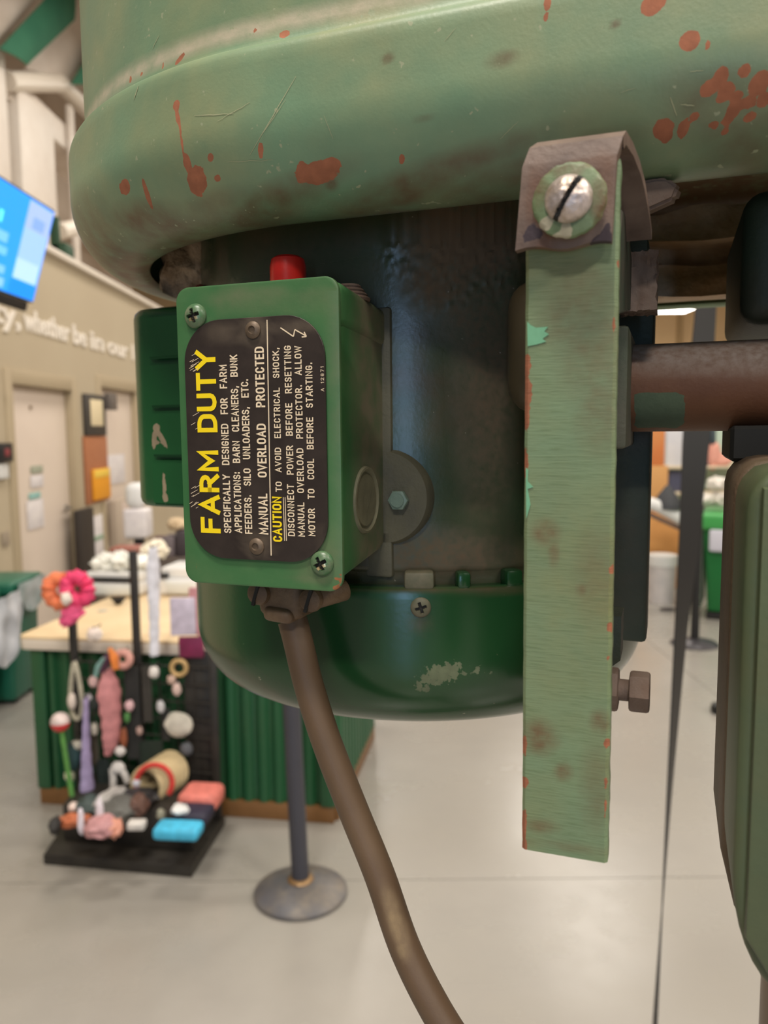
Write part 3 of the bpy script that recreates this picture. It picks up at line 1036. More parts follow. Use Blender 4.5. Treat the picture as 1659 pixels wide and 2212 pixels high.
# a text line: characters run upwards (+z), their tops point to -u
def pline(s, m, ub, cap_, z0, z1, wt=0.16, sp=0.34, name='lettering'):
    adv = 0.0
    strokes = []
    for ch in s:
        w_, pl = _GL[ch]
        strokes += [[(x + adv, y) for x, y in p] for p in pl]
        adv += w_ + sp
    tot = adv - sp
    kx, ky = (z1 - z0) / tot, cap_
    t = bmesh.new()
    for si, p in enumerate(strokes):
        dz = PF - 0.00005 - 0.000006 * (si % 9)
        q = [(z0 + x * kx, wt * cap_ / 2 + y * (cap_ - wt * cap_)) for x, y in p]
        ribbon(t, q, wt * cap_, lambda v: Vector((ub - v.y, dz, v.x)))
    t.normal_update()
    for f_ in t.faces:
        if f_.normal.y > 0:
            f_.normal_flip()
    dp(name, t, m, tbox, smooth=0)


def pu(px, py=950):
    r = ray(px, py)
    Mi = MU.inverted()
    o, d = Mi @ CAM, Mi.to_3x3() @ r
    return (o + d * ((PF - o.y) / d.y))


def line(s, m, xl, xr, y0, y1, wt=0.16, sp=0.34):
    """xl/xr cap-top and baseline columns at mid height, y0 start (low), y1 end (high) in the photograph"""
    ym = (y0 + y1) / 2
    b, a = pu(xr, ym), pu(xl, ym)
    pline(s, m, b.x, b.x - a.x, pu(xr, y0).z, pu(xr, y1).z, wt, sp)


line('FARM DUTY', m_yellow, 428, 471, 1147, 760, 0.20, 0.30)
line('SPECIFICALLY  DESIGNED  FOR  FARM', m_cream, 479, 495, 1150, 789)
line('APPLICATIONS:  BARN  CLEANERS,  BUNK', m_cream, 502, 518, 1150, 767)
line('FEEDERS.  SILO  UNLOADERS,  ETC.', m_cream, 525, 541, 1152, 820)
line('MANUAL   OVERLOAD   PROTECTED', m_cream, 555, 575, 1153, 750, 0.17)
line('CAUTION', m_yellow, 589, 609, 1169, 1075, 0.18)
line('TO  AVOID  ELECTRICAL  SHOCK,', m_cream, 592, 606, 1061, 752)
line('DISCONNECT  POWER  BEFORE  RESETTING', m_cream, 618, 633, 1157, 747)
line('MANUAL  OVERLOAD  PROTECTOR.  ALLOW', m_cream, 640, 655, 1158, 748)
line('MOTOR  TO  COOL  BEFORE  STARTING.', m_cream, 663, 678, 1157, 784)
line('A 12871', m_cream, 693, 700, 845, 792, 0.14, 0.4)


def stroke(bm, p, q, wd):
    """flat printed stroke between two photograph points on the plate"""
    a, b = pu(*p), pu(*q)
    d = (b - a)
    n_ = Vector((-d.z, 0, d.x)).normalized() * wd / 2
    vs = [bm.verts.new(v + Vector((0, k, 0))) for k in (0, -0.00008) for v in (a + n_, b + n_, b - n_, a - n_)]
    for f in ((0, 1, 2, 3), (7, 6, 5, 4), (0, 4, 5, 1), (1, 5, 6, 2), (2, 6, 7, 3), (3, 7, 4, 0)):
        bm.faces.new([vs[i] for i in f])


bm = bm_new()
stroke(bm, (577, 691), (586, 1200), 0.0003)
stroke(bm, (615, 1168), (612, 1074), 0.0002)
stroke(bm, (619, 1168), (616, 1074), 0.0002)
dp('printed_rule', bm, m_cream, tbox, smooth=0)
bm = bm_new()
stroke(bm, (606, 708), (634, 727), 0.00032)
stroke(bm, (634, 727), (637, 712), 0.00032)
stroke(bm, (637, 712), (662, 726), 0.00032)
stroke(bm, (662, 727), (652, 728), 0.00032)
stroke(bm, (662, 727), (657, 717), 0.00032)
dp('lightning_arrow', bm, m_cream, tbox, smooth=0)
bm = bm_new()
for i in range(26):
    y = random.choice((780, 800, 900, 930, 985, 1060, 1085, 1100)) + random.uniform(-14, 14)
    x = random.uniform(408, 424)
    l_ = random.uniform(5, 17)
    stroke(bm, (x, y), (x + l_ * 0.85, y - l_ * 0.5), 0.00012)
dp('scratch_marks', bm, m_cream, tbox, kind='stuff', smooth=0)
for q in ((547, 713), (555, 1180)):
    c = pu(*q)
    bm = bm_new()
    lathe(bm, [(0.0024, 0), (0.0024, 0.0004), (0.0019, 0.0009), (0.0011, 0.0011), (0.0009, 0.0006), (0.0, 0.0006)], 28,
          Matrix.Translation((c.x, PF, c.z)) @ Matrix.Rotation(R_(90), 4, 'X'))
    dp('rivet', bm, m_rivet, tbox)
for q, ro in (((420, 682), 0.25), ((694, 1217), 0.5)):
    c = pu(*q)
    phillips(tbox, (c.x, -0.1283, c.z), (0, -1, 0), 0.0035, 0.0022, m_screw, ro, True, 'cover_screw', 'green painted cross-head screw with bare metal slots')
# reset button
bm = bm_new()
lathe(bm, [(0.0, 1.688), (0.0056, 1.688), (0.00555, 1.7000), (0.0050, 1.7022), (0.0038, 1.7030), (0.0, 1.7028)], 40, Matrix.Translation((-0.0077, -0.105, 0)))
dp('reset_button', bm, m_red, tbox, label='red reset button')
bm = bm_new()
for k in range(4):
    lathe(bm, [(0.0, 1.6885 + 0.0012 * k), (0.0062 - 0.0009 * k, 1.6885 + 0.0012 * k), (0.0066 - 0.0009 * k, 1.6892 + 0.0012 * k), (0.006 - 0.0009 * k, 1.6898 + 0.0012 * k), (0.0, 1.6898 + 0.0012 * k)], 28, Matrix.Translation((0.0118, -0.104, 0)))
dp('threaded_boss', bm, m_dustrust, tbox)
# knockout on the right side
Mk = Matrix.Translation((0.0172, -0.106, 1.6292)) @ Matrix.Rotation(R_(90), 4, 'Y')
bm = bm_new()
lathe(bm, [(0.0, 0.0006), (0.0078, 0.0004), (0.0082, -0.0002), (0.0088, 0.0002), (0.0094, 0.0009), (0.0100, 0.0008), (0.0104, -0.0008)], 56, Mk, caps=False)
dp('knockout', bm, mat('dusty_knockout', (122, 118, 92), 0.7, vcol=(98, 94, 72), vscale=120, bump=0.0002, bscale=600), tbox)
# mounting pad with hex screw
bm = bm_new()
Mp = Matrix.Translation((0.0165, -0.0805, 1.6285)) @ Matrix.Rotation(R_(90), 4, 'X') @ Matrix.Rotation(0, 4, 'Z')
lathe(bm, [(0.0, 0.0), (0.0158, 0.0), (0.0158, 0.0062), (0.0148, 0.0080), (0.0, 0.0080)], 64, Mp)
rbox(bm, (0.010, -0.0885, 1.642), (0.0195, -0.080, 1.689), 0.0012, 2)
rbox(bm, (0.010, -0.0885, 1.602), (0.0195, -0.080, 1.618), 0.0012, 2)
pad = dp('mounting_pad', bm, mat('dusty_pad', (96, 92, 72), 0.6, vcol=(80, 78, 66), vscale=60, var=0.15, bump=0.0002, bscale=700), tbox)
bm = bm_new()
c = Vector((0.0222, -0.0885, 1.6278))
cyl(bm, c, c + Vector((0, -0.0024, 0)), 0.0034, n=6, bev=0.0004)
cyl(bm, c + Vector((0, -0.0022, 0)), c + Vector((0, -0.0029, 0)), 0.0022, n=20)
dp('hex_screw', bm, mat('worn_teal_screw', (112, 132, 118), 0.45, var=0.2, vscale=300), tbox)

# cord clamp and cord
bm = bm_new()
Mc = Matrix.Translation((-0.0065, -0.108, 1.599)) @ Matrix.Rotation(R_(5), 4, 'Y')
rbox(bm, (-0.0088, -0.008, -0.0065), (0.0062, 0.008, 0.0066), 0.003, 3, Mc)
rbox(bm, (-0.0062, -0.0095, -0.0075), (0.0040, 0.0085, -0.0025), 0.0022, 3, Mc)
rbox(bm, (-0.0075, -0.0075, 0.004), (0.0055, 0.0075, 0.010), 0.001, 2, Mc)
clamp = dp('cord_clamp', bm, m_clamp, tbox, label='rusty brown cord clamp under the box')
for q in ((-0.0142, 1.6006), (0.0034, 1.5997)):
    bm = bm_new()
    lathe(bm, [(0.0, 0.0), (0.0036, 0.0), (0.0038, 0.0008), (0.0034, 0.0022), (0.0020, 0.0030), (0.0, 0.0031)], 32,
          Matrix.Translation((q[0], -0.1155, q[1])) @ Matrix.Rotation(R_(90), 4, 'X'))
    rbox(bm, (-0.0005, -0.00345, -0.0036), (0.0005, -0.0024, 0.0036), 0, 1, Matrix.Translation((q[0], -0.1155, q[1])) @ Matrix.Rotation(R_(18), 4, 'Y'), 1)
    cyl(bm, (q[0], -0.116, q[1]), (q[0], -0.104, q[1]), 0.0026, n=20)
    dp('clamp_screw', bm, [m_clamp, m_slot], tbox)
bm = bm_new()
cyl(bm, (0.0034, -0.114, 1.5997), (0.0098, -0.105, 1.6010), 0.0034, n=24, bev=0.0006)
dp('clamp_ear', bm, m_clamp, tbox)
Mi = MU.inverted()


def pm(px, py, v):
    """machine-axes point seen at a photograph pixel on the plane v"""
    r = ray(px, py)
    o, d = Mi @ CAM, Mi.to_3x3() @ r
    return o + d * ((v - o.y) / d.y)


cp = [pm(632, 1340, -0.108), pm(645, 1390, -0.109), pm(667, 1480, -0.110), pm(705, 1600, -0.112), pm(760, 1742, -0.114), pm(820, 1890, -0.117), pm(874, 2045, -0.121),
      pm(938, 2175, -0.125), pm(1010, 2290, -0.128), pm(1100, 2420, -0.13)]
cp += [Vector((0.085, -0.125, 1.38)), Vector((0.12, -0.10, 1.30)), Vector((0.13, -0.06, 1.15))]
bm = bm_new()
pts = smooth_path(cp, 150)
tube(bm, pts, 0.0047, 28)
cord = dp('power_cord', bm, m_rubber, label='thick brown power cord curving down from the box')
marks(cord, 'dust_shade', [(855, 1990, 16, 60, -20, 1.0), (870, 2050, 12, 20, -20, 0.9), (640, 1700, 20, 120, 0, 0.3)])

# tension bar, strap, washer, screw ------------------------------------------------
t = bmesh.new()
bmesh.ops.create_grid(t, x_segments=26, y_segments=170, size=0.5)
r = bmesh.ops.extrude_face_region(t, geom=t.faces[:])
bmesh.ops.translate(t, verts=[v for v in r['geom'] if isinstance(v, bmesh.types.BMVert)], vec=(0, 0, 1))
bmesh.ops.recalc_face_normals(t, faces=t.faces)
for v in t.verts:
    a, b, c = v.co.x + 0.5, v.co.y + 0.5, v.co.z
    rr = 0.0
    e = min(a, 1 - a) * 0.0192
    inset = 0.0007 * max(0, 1 - e / 0.0008) ** 2
    yy = -0.1555 + (0.0052 * (1 - c)) + (inset if c > 0.5 else -inset)
    w_ = noise.noise(Vector((b * 38, a * 3, 0))) * 0.00022 * (1 if a > 0.9 else 0.4 if a < 0.1 else 0)
    v.co = Vector((0.0738 + 0.0190 * a + w_ - 0.0004 * (b - 0.5), yy, 1.5543 + 0.15 * b))
bm = bm_new()
merge(bm, t)
bar = dp('flat_bar', bm, m_bar, label='upright flat sage green steel bar with brown blotches and chipped edges', smooth=40)
marks(bar, 'chip', [(1139, 850, 9, 36), (1137, 790, 9, 28, 0, 0.9), (1138, 900, 6, 30), (1136, 1000, 4, 40, 0, 0.8), (1134, 1690, 7, 14), (1133, 1780, 5, 36), (1134, 1830, 5, 20), (1133, 1610, 4, 30, 0, 0.8),
                    (1322, 1230, 8, 12), (1318, 1355, 6, 16), (1316, 1420, 5, 12, 0, 0.9), (1312, 1605, 8, 12), (1310, 1690, 6, 12), (1336, 570, 4, 8), (1326, 700, 4, 20, 0, 0.8), (1309, 1740, 4, 40, 0, 0.7)])
marks(bar, 'dust_shade', [(1165, 1592, 34, 34, 0, 0.95), (1178, 1150, 26, 24, 20, 0.85), (1196, 1195, 10, 26, 0, 0.7), (1297, 1560, 18, 26, 0, 0.8), (1218, 1668, 16, 18, 0, 0.8), (1250, 640, 60, 60, 0, 0.5), (1255, 1275, 10, 14, 0, 0.8),
                    (1290, 760, 70, 100, 0, 0.5), (1220, 680, 50, 70, 0, 0.45), (1295, 880, 40, 90, 0, 0.45), (1290, 1240, 40, 90, 0, 0.35), (1170, 1785, 30, 14, 0, 0.7), (1290, 1700, 30, 90, 0, 0.4), (1230, 1830, 80, 10, 0, 0.4)])
bm = bm_new()
m_teal = mat('teal_underpaint', (112, 168, 132), 0.45, var=0.15, vscale=300)


def flake(bm, c, pts, v):
    """thin patch of exposed underpaint on the bar face"""
    vs = [pm(x, y, v) for x, y in pts]
    a = [bm.verts.new(p) for p in vs]
    b = [bm.verts.new(p + Vector((0, -0.00012, 0))) for p in vs]
    bm.faces.new(b)
    for i in range(len(a)):
        j = (i + 1) % len(a)
        bm.faces.new((a[i], a[j], b[j], b[i]))


flake(bm, 0, [(1139, 695), (1146, 702), (1158, 708), (1184, 706), (1176, 716), (1186, 722), (1172, 732), (1180, 738), (1160, 744), (1140, 748)], -0.1556)
bmesh.ops.recalc_face_normals(bm, faces=bm.faces)
dp('paint_flake', bm, m_teal, bar, smooth=0)
bm = bm_new()
flake(bm, 0, [(1136, 1010), (1141, 1014), (1140, 1040), (1152, 1052), (1140, 1056), (1146, 1090), (1137, 1120)], -0.1556)
bmesh.ops.recalc_face_normals(bm, faces=bm.faces)
dp('paint_flake', bm, m_teal, bar, smooth=0)
# folded strap
pf = [(-0.1595, 1.6870), (-0.1595, 1.7035), (-0.1585, 1.7075), (-0.155, 1.7096), (-0.148, 1.7095), (-0.142, 1.7075), (-0.137, 1.7045), (-0.131, 1.7005), (-0.1245, 1.6965)]
t = bmesh.new()
nseg = len(pf)
wl_ = [(0.0722, 0.0915), (0.0735, 0.0922), (0.0748, 0.0932), (0.0758, 0.0936)] + [(0.0768, 0.0946), (0.0774, 0.0958), (0.078, 0.0968), (0.0784, 0.0976), (0.0788, 0.0982)]
fine = 6
rows = []
for i in range(nseg - 1):
    for k in range(fine):
        s = k / fine
        rows.append((pf[i][0] * (1 - s) + pf[i + 1][0] * s, pf[i][1] * (1 - s) + pf[i + 1][1] * s, wl_[i][0] * (1 - s) + wl_[i + 1][0] * s, wl_[i][1] * (1 - s) + wl_[i + 1][1] * s))
rows.append((pf[-1][0], pf[-1][1], wl_[-1][0], wl_[-1][1]))
g = [[t.verts.new((a + (b - a) * k / 16, v_, z_ + (0.0005 * math.sin(k / 16 * 9) if n_ == 0 else 0))) for k in range(17)] for n_, (v_, z_, a, b) in enumerate(rows)]
for i in range(len(g) - 1):
    for k in range(16):
        t.faces.new((g[i][k], g[i + 1][k], g[i + 1][k + 1], g[i][k + 1]))
t.normal_update()
bmesh.ops.recalc_face_normals(t, faces=t.faces)
bmesh.ops.solidify(t, geom=t.faces[:], thickness=0.0026)
bmesh.ops.recalc_face_normals(t, faces=t.faces)
bm = bm_new()
merge(bm, t)
strap = dp('folded_strap', bm, m_strap, label='brown steel strap folded over the top of the bar')
marks(strap, 'chip', [(1150, 500, 26, 22, 0, 0.9), (1300, 520, 26, 16, 0, 0.9), (1310, 500, 12, 24, 0, 0.8)])
marks(strap, 'dust_shade', [(1160, 430, 20, 60, 0, 0.8), (1300, 400, 24, 60, 0, 0.6), (1185, 520, 24, 16, 0, 0.9), (1270, 350, 60, 10, 0, 0.5)])
bm = bm_new()
tg = [pm(1378, 392, -0.118), pm(1418, 384, -0.118), pm(1442, 384, -0.118), pm(1466, 402, -0.118), pm(1456, 430, -0.118), pm(1385, 462, -0.118)]
t = bmesh.new()
lo = [t.verts.new(p) for p in tg]
f = t.faces.new(lo)
r = bmesh.ops.extrude_face_region(t, geom=[f])
for v in [v for v in r['geom'] if isinstance(v, bmesh.types.BMVert)]:
    v.co += Vector((0.001, 0.007, 0.001))
bmesh.ops.recalc_face_normals(t, faces=t.faces)
bmesh.ops.bevel(t, geom=t.edges[:], offset=0.0008, segments=2, affect='EDGES')
merge(bm, t)
dp('strap_tongue', bm, m_dustrust, strap)
wc = pm(1229, 432, -0.1625)
bm = bm_new()
t = bmesh.new()
lathe(bm, [(0.0, 0.0), (0.0068, 0.0), (0.0073, 0.0005), (0.0070, 0.0011), (0.0063, 0.0014), (0.0, 0.0016)], 72, Matrix.Translation((wc.x, -0.1617, wc.z)) @ Matrix.Rotation(R_(90), 4, 'X'))
for v in bm.verts:
    d = Vector((v.co.x - wc.x, 0, v.co.z - wc.z))
    if d.length > 0.0065:
        v.co += d.normalized() * noise.noise(v.co * 700) * 0.0004
wash = dp('washer', bm, mat('green_washer', (112, 130, 94), 0.5, vcol=(98, 114, 80), vscale=200, var=0.15, bump=0.0002, bscale=500, chip=(176, 168, 144), chip_scale=500, dust_shade=(96, 66, 40), dust_scale=500), strap, label='green painted round washer with chipped rim')
marks(wash, 'chip', [(1180, 482, 14, 14), (1215, 508, 22, 9, 0, 0.95)])
marks(wash, 'dust_shade', [(1300, 440, 14, 60, 0, 0.9), (1165, 400, 10, 40, 0, 0.8), (1190, 510, 26, 10, 0, 0.7), (1230, 362, 50, 7, 0, 0.8)])
t = bmesh.new()
nr, na, Rr = 30, 96, 0.0047
rings = [[t.verts.new((0, 0, 0))]] + [[t.verts.new((Rr * i / nr * math.cos(2 * math.pi * k / na), Rr * i / nr * math.sin(2 * math.pi * k / na), 0)) for k in range(na)] for i in range(1, nr + 1)]
for i in range(nr):
    for k in range(na):
        if i == 0:
            t.faces.new((rings[0][0], rings[1][k], rings[1][(k + 1) % na]))
        else:
            t.faces.new((rings[i][k], rings[i + 1][k], rings[i + 1][(k + 1) % na], rings[i][(k + 1) % na]))
for v in t.verts:
    d = min(1, math.hypot(v.co.x, v.co.y) / Rr)
    z = 0.0030 * math.sqrt(max(0, 1 - 0.97 * d * d)) + 0.00012 * noise.noise(v.co * 900)
    if abs(v.co.y) < 0.0005:
        z = min(z, 0.0014)
    v.co.z = z
for f in t.faces:
    c = f.calc_center_median()
    f.material_index = 1 if abs(c.y) < 0.0005 and c.z < 0.0020 else 0
bmesh.ops.recalc_face_normals(t, faces=t.faces)
t.transform(Matrix.Translation((wc.x, -0.163, wc.z)) @ Matrix.Rotation(R_(90), 4, 'X') @ Matrix.Rotation(R_(58), 4, 'Z'))
dp('slotted_screw', t, [m_steel, m_slot], strap, label='domed bare steel screw with one slot', smooth=50)

# mount plate behind the bar, lug, pipe, set bolt
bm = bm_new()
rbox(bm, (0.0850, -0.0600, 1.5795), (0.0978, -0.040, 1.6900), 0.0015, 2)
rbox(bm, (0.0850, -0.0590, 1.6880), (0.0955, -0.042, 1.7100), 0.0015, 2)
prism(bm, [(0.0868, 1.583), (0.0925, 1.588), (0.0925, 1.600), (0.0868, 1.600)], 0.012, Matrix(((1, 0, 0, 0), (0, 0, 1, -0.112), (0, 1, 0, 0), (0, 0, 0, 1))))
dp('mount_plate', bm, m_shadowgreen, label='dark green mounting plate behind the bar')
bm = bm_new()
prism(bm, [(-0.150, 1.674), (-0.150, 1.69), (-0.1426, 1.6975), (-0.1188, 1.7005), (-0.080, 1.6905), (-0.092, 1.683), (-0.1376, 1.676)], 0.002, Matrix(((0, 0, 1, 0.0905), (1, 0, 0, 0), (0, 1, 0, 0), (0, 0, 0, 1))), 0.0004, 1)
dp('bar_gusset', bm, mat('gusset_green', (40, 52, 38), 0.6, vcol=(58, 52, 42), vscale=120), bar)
bm = bm_new()
t = bmesh.new()
bmesh.ops.create_cube(t, size=1)
bmesh.ops.subdivide_edges(t, edges=t.edges[:], cuts=14, use_grid_fill=True)
for v in t.verts:
    v.co = Vector((v.co.x * 0.0095, v.co.y * 0.012, v.co.z * 0.0155)) + noise.noise_vector(v.co * 9) * 0.0006
merge(bm, t, Matrix.Translation((0.0942, -0.094, 1.6895)))
dp('bracket_end', bm, m_dustrust, label='dusty end of the slide bracket')
bm = bm_new()
rbox(bm, (0.0585, -0.105, 1.6545), (0.085, -0.06, 1.6925), 0.0085, 5)
dp('motor_lug', bm, mat('brown_green_lug', (72, 62, 44), 0.45, var=0.2, vscale=60), motor)
bm = bm_new()
n_ = 48
pp = [(0.082 + 0.0025 * k, -0.075, 1.6620) for k in range(56)]
tube(bm, pp, 0.0130, 56)
pipe = dp('slide_rod', bm, m_rust, label='thick brown iron slide rod, dusty on top, with a green paint patch')
marks(pipe, 'dust_shade', [(1400 + 44 * k, 752, 52, 52, 0, 1.0) for k in range(8)])
marks(pipe, 'chip', [(1385 + 13 * k, 862 + 13 * j, 14, 14, 0, 0.93) for k in range(7) for j in range(5)])
bm = bm_new()
rbox(bm, (0.0865, -0.104, 1.6445), (0.0925, -0.058, 1.6775), 0.0012, 2)
dp('rod_collar', bm, mat('dusty_green_collar', (92, 88, 74), 0.65, vcol=(70, 80, 60), vscale=40, var=0.2, bump=0.0002, bscale=700))
bm = bm_new()
cyl(bm, (0.088, -0.1330, 1.5868), (0.0934, -0.1330, 1.5868), 0.0054, n=6, bev=0.0007)
cyl(bm, (0.090, -0.1330, 1.5868), (0.0985, -0.1330, 1.5868), 0.0026, n=24)
dp('set_bolt', bm, m_dustrust, label='brown hex-head set bolt with lock nut')
bm = bm_new()
cyl(bm, (0.0958, -0.1330, 1.5868), (0.1006, -0.1330, 1.5868), 0.0050, n=6, bev=0.0007)
dp('bolt_head', bm, m_dustrust)
bm = bm_new()
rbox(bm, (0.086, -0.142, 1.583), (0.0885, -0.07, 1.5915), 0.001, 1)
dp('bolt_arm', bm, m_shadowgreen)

# grimy casting behind the rod
bm = bm_new()
t = bmesh.new()
bmesh.ops.create_cube(t, size=1)
bmesh.ops.subdivide_edges(t, edges=t.edges[:], cuts=40, use_grid_fill=True)
for v in t.verts:
    a = v.co.copy()
    v.co = Vector((0.19 + a.x * 0.23, 0.0375 + a.y * 0.015, 1.7215 + a.z * 0.034))
    if a.y < -0.4:
        h = a.z
        v.co.y += -0.006 if h > 0.12 else 0.0
        v.co += noise.noise_vector(Vector((v.co.x * 42, v.co.y * 60, v.co.z * 110))) * 0.0028
        if -0.12 < h < 0.10:
            v.co.y += 0.008 * (0.5 + noise.noise(Vector((v.co.x * 60, 3, 0))))
merge(bm, t)
dp('slide_casting', bm, mat('oily_casting', (176, 134, 88), 0.5, vcol=(190, 168, 142), vscale=36, var=0.35, bump=0.0009, bscale=260), label='grimy brown casting under the guard')

# head casting at the right
m_head = mat('head_olive_green', (78, 92, 66), 0.5, vcol=(86, 86, 58), vscale=24, var=0.15, bump=0.0001, bscale=500, chip=(126, 72, 48), chip_scale=500, dust_shade=(104, 82, 62), dust_scale=220)
bm = bm_new()
MH = Matrix(((1, 0, 0, 0), (0, 0, -1, 0.11), (0, 1, 0, 0), (0, 0, 0, 1)))
prism(bm, [(0.1185, 1.542), (0.1185, 1.6345), (0.1191, 1.6376), (0.1208, 1.6402), (0.1234, 1.6419), (0.1265, 1.6425), (0.36, 1.6425), (0.36, 1.512), (0.131, 1.512), (0.1222, 1.527)], 0.041, Matrix.Translation((0, -0.188, 0)) @ MH, 0.003, 3)
rbox(bm, (0.168, -0.09, 1.508), (0.36, 0.02, 1.72), 0.006, 2)
headc = dp('head_casting', bm, mat('head_brown_side', (104, 84, 66), 0.6, vcol=(84, 72, 52), vscale=50, var=0.25, bump=0.0004, bscale=500))
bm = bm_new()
rbox(bm, (0.1192, -0.088, 1.6405), (0.36, -0.05, 1.6505), 0.001, 1)  # dark box put in as the shadow of the recess under the rod
dp('recess_shadow', bm, mat('black_recess_shadow', (26, 25, 22), 0.7), headc)
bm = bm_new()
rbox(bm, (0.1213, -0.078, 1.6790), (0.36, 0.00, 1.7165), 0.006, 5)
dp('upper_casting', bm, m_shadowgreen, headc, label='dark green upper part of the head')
bm = bm_new()
pol = [(0.1187, 1.633), (0.1191, 1.6358), (0.1201, 1.6382), (0.1225, 1.6408), (0.127, 1.642), (0.30, 1.642), (0.30, 1.527)] + [(0.1187 + 0.0125 * (1 - math.cos(R_(a_))), 1.556 - 0.0275 * math.sin(R_(a_))) for a_ in (80, 70, 60, 50, 40, 30, 20, 10, 0)]
prism(bm, pol, 0.033, Matrix(((1, 0, 0, 0), (0, 0, -1, -0.119), (0, 1, 0, 0), (0, 0, 0, 1))), 0.0022, 4)
hcov = dp('head_cover', bm, m_head, headc, label='olive green rounded head cover with a seam at the right edge')
bm = bm_new()
pol = [(0.1212, 1.5425), (0.1212, 1.638), (0.30, 1.638), (0.30, 1.5325), (0.1275, 1.5325)]
prism(bm, pol, 0.0028, Matrix(((1, 0, 0, 0), (0, 0, -1, -0.1518), (0, 1, 0, 0), (0, 0, 0, 1))), 0.0010, 2)
hd = dp('cover_door', bm, m_head, headc)
bm = bm_new()
cyl(bm, (0.175, -0.02, 0.05), (0.175, -0.02, 1.53), 0.034, n=48)
dp('column', bm, mat('brown_column', (124, 104, 84), 0.4, 0.3, vcol=(104, 84, 66), vscale=20))
bm = bm_new()
rbox(bm, (-0.05, -0.18, 0.0), (0.40, 0.14, 0.05), 0.015, 3)
dp('floor_base', bm, m_shadowgreen)

# ------------------------------------------------------------------ counter, bins, wall pieces
m_ctop = mat('pale_maple_top', (236, 212, 172), 0.42, vcol=(228, 200, 158), vscale=5, stretch=(2, 20, 2))
m_cedge = mat('counter_edge', (224, 214, 200), 0.45)
m_corr = mat('corrugated_green', (34, 84, 52), 0.38, var=0.1)
m_kick = mat('brown_kick_board', (120, 84, 46), 0.5, var=0.15)
CA = -R_(9.0)
cpos = onz(36, 1376, 0.77)
CN = T('service_counter', 'service counter with pale wooden top and dark green corrugated front', 'counter', (cpos.x, cpos.y, 0), CA)
CM = MW[CN]


def cn(name, bm, m, parent=None, **k):
    bm.transform(CM)
    return O(name, bm, m, parent or CN, **k)


LC, DC = 1.445, 1.02
bm = bm_new()
prism(bm, rrect(0, 0, LC, DC, 0.04, 5), 0.012, Matrix.Translation((0, 0, 0.762)), 0.002, 2)
cn('worktop', bm, m_ctop)
bm = bm_new()
prism(bm, rrect(0.0, 0.0, LC, DC, 0.04, 5), 0.047, Matrix.Translation((0, 0, 0.715)), 0.003, 2)
cn('worktop_edge', bm, m_cedge, label='off-white worktop edge band')
bm = bm_new()
rbox(bm, (0.06, 0.06, 0.0), (LC - 0.06, DC - 0.04, 0.714), 0.004)
body = cn('body', bm, mat('counter_side_green', (40, 74, 48), 0.5))


def corr(name, x0, x1, y, z0, z1, pitch, depth, along_x=True):
    bm = bm_new()
    n = int((x1 - x0) / pitch) * 8

    def fn(s, t):
        x = x0 + (x1 - x0) * s
        ph = ((x - x0) / pitch) % 1.0
        hgt = max(0, min(1, (0.5 - abs(ph - 0.5)) * 5 - 0.6))
        d = depth * hgt
        return Vector((x, y - d, z0 + (z1 - z0) * t)) if along_x else Vector((y + d, x, z0 + (z1 - z0) * t))
    sheet(bm, fn, n, 2, 0.002)
    return cn(name, bm, m_corr, body, smooth=25)


corr('corrugated_panel', 0.10, LC - 0.10, 0.052, 0.075, 0.70, 0.068, 0.022)
corr('corrugated_panel', 0.10, DC - 0.08, LC - 0.052, 0.075, 0.70, 0.068, 0.022, False)
for x in (0.045, LC - 0.105):
    bm = bm_new()
    rbox(bm, (x, 0.022, 0.075), (x + 0.062, 0.0595, 0.71), 0.004)
    cn('corner_trim', bm, m_corr, body)
bm = bm_new()
rbox(bm, (0.05, 0.030, 0.0), (LC - 0.05, 0.056, 0.074), 0.003)
cn('kick_board', bm, m_kick, body)
bm = bm_new()
rbox(bm, (LC - 0.058, 0.06, 0.0), (LC - 0.034, DC - 0.05, 0.074), 0.003)
cn('kick_board', bm, m_kick, body)


def ctop(px, py):
    return onz(px, py, 0.775)


# white drawer box with a slot and crumpled bag on the counter
def slot_box(px0, px1, pyb, hpx, dep, label, group=None, slot=(0.12, 0.98)):
    a, b = ctop(px0, pyb), ctop(px1, pyb)
    wdt = (b - a).length
    dpt = (a - CAM).dot(fw)
    h = hpx * dpt / F
    t = T('white_box', label, 'box', ((a.x + b.x) / 2, (a.y + b.y) / 2, 0.775), CA, group)
    M = MW[t]
    bm = bm_new()
    rbox(bm, (-wdt / 2, 0, 0.006), (wdt / 2, dep, h * 0.60), 0.012, 3)
    rbox(bm, (-wdt / 2, 0.03, h * 0.60), (wdt / 2, dep, h), 0.010, 3)
    bm.transform(M)
    O('body', bm, m_whitep, t)
    bm = bm_new()
    rbox(bm, (-wdt / 2 + wdt * slot[0], -0.006, h * 0.66), (-wdt / 2 + wdt * slot[1], 0.034, h * 0.80), 0.003)
    bm.transform(M)
    O('paper_slot', bm, m_black, t)
    bm = bm_new()
    rbox(bm, (-wdt / 2 + wdt * 0.2, -0.008, h * 0.12), (wdt / 2 - wdt * 0.1, 0.004, h * 0.5), 0.004)
    bm.transform(M)
    O('front_panel', bm, mat('pale_grey_panel', (214, 216, 212), 0.45), t)
    return t, M, wdt, h, dep


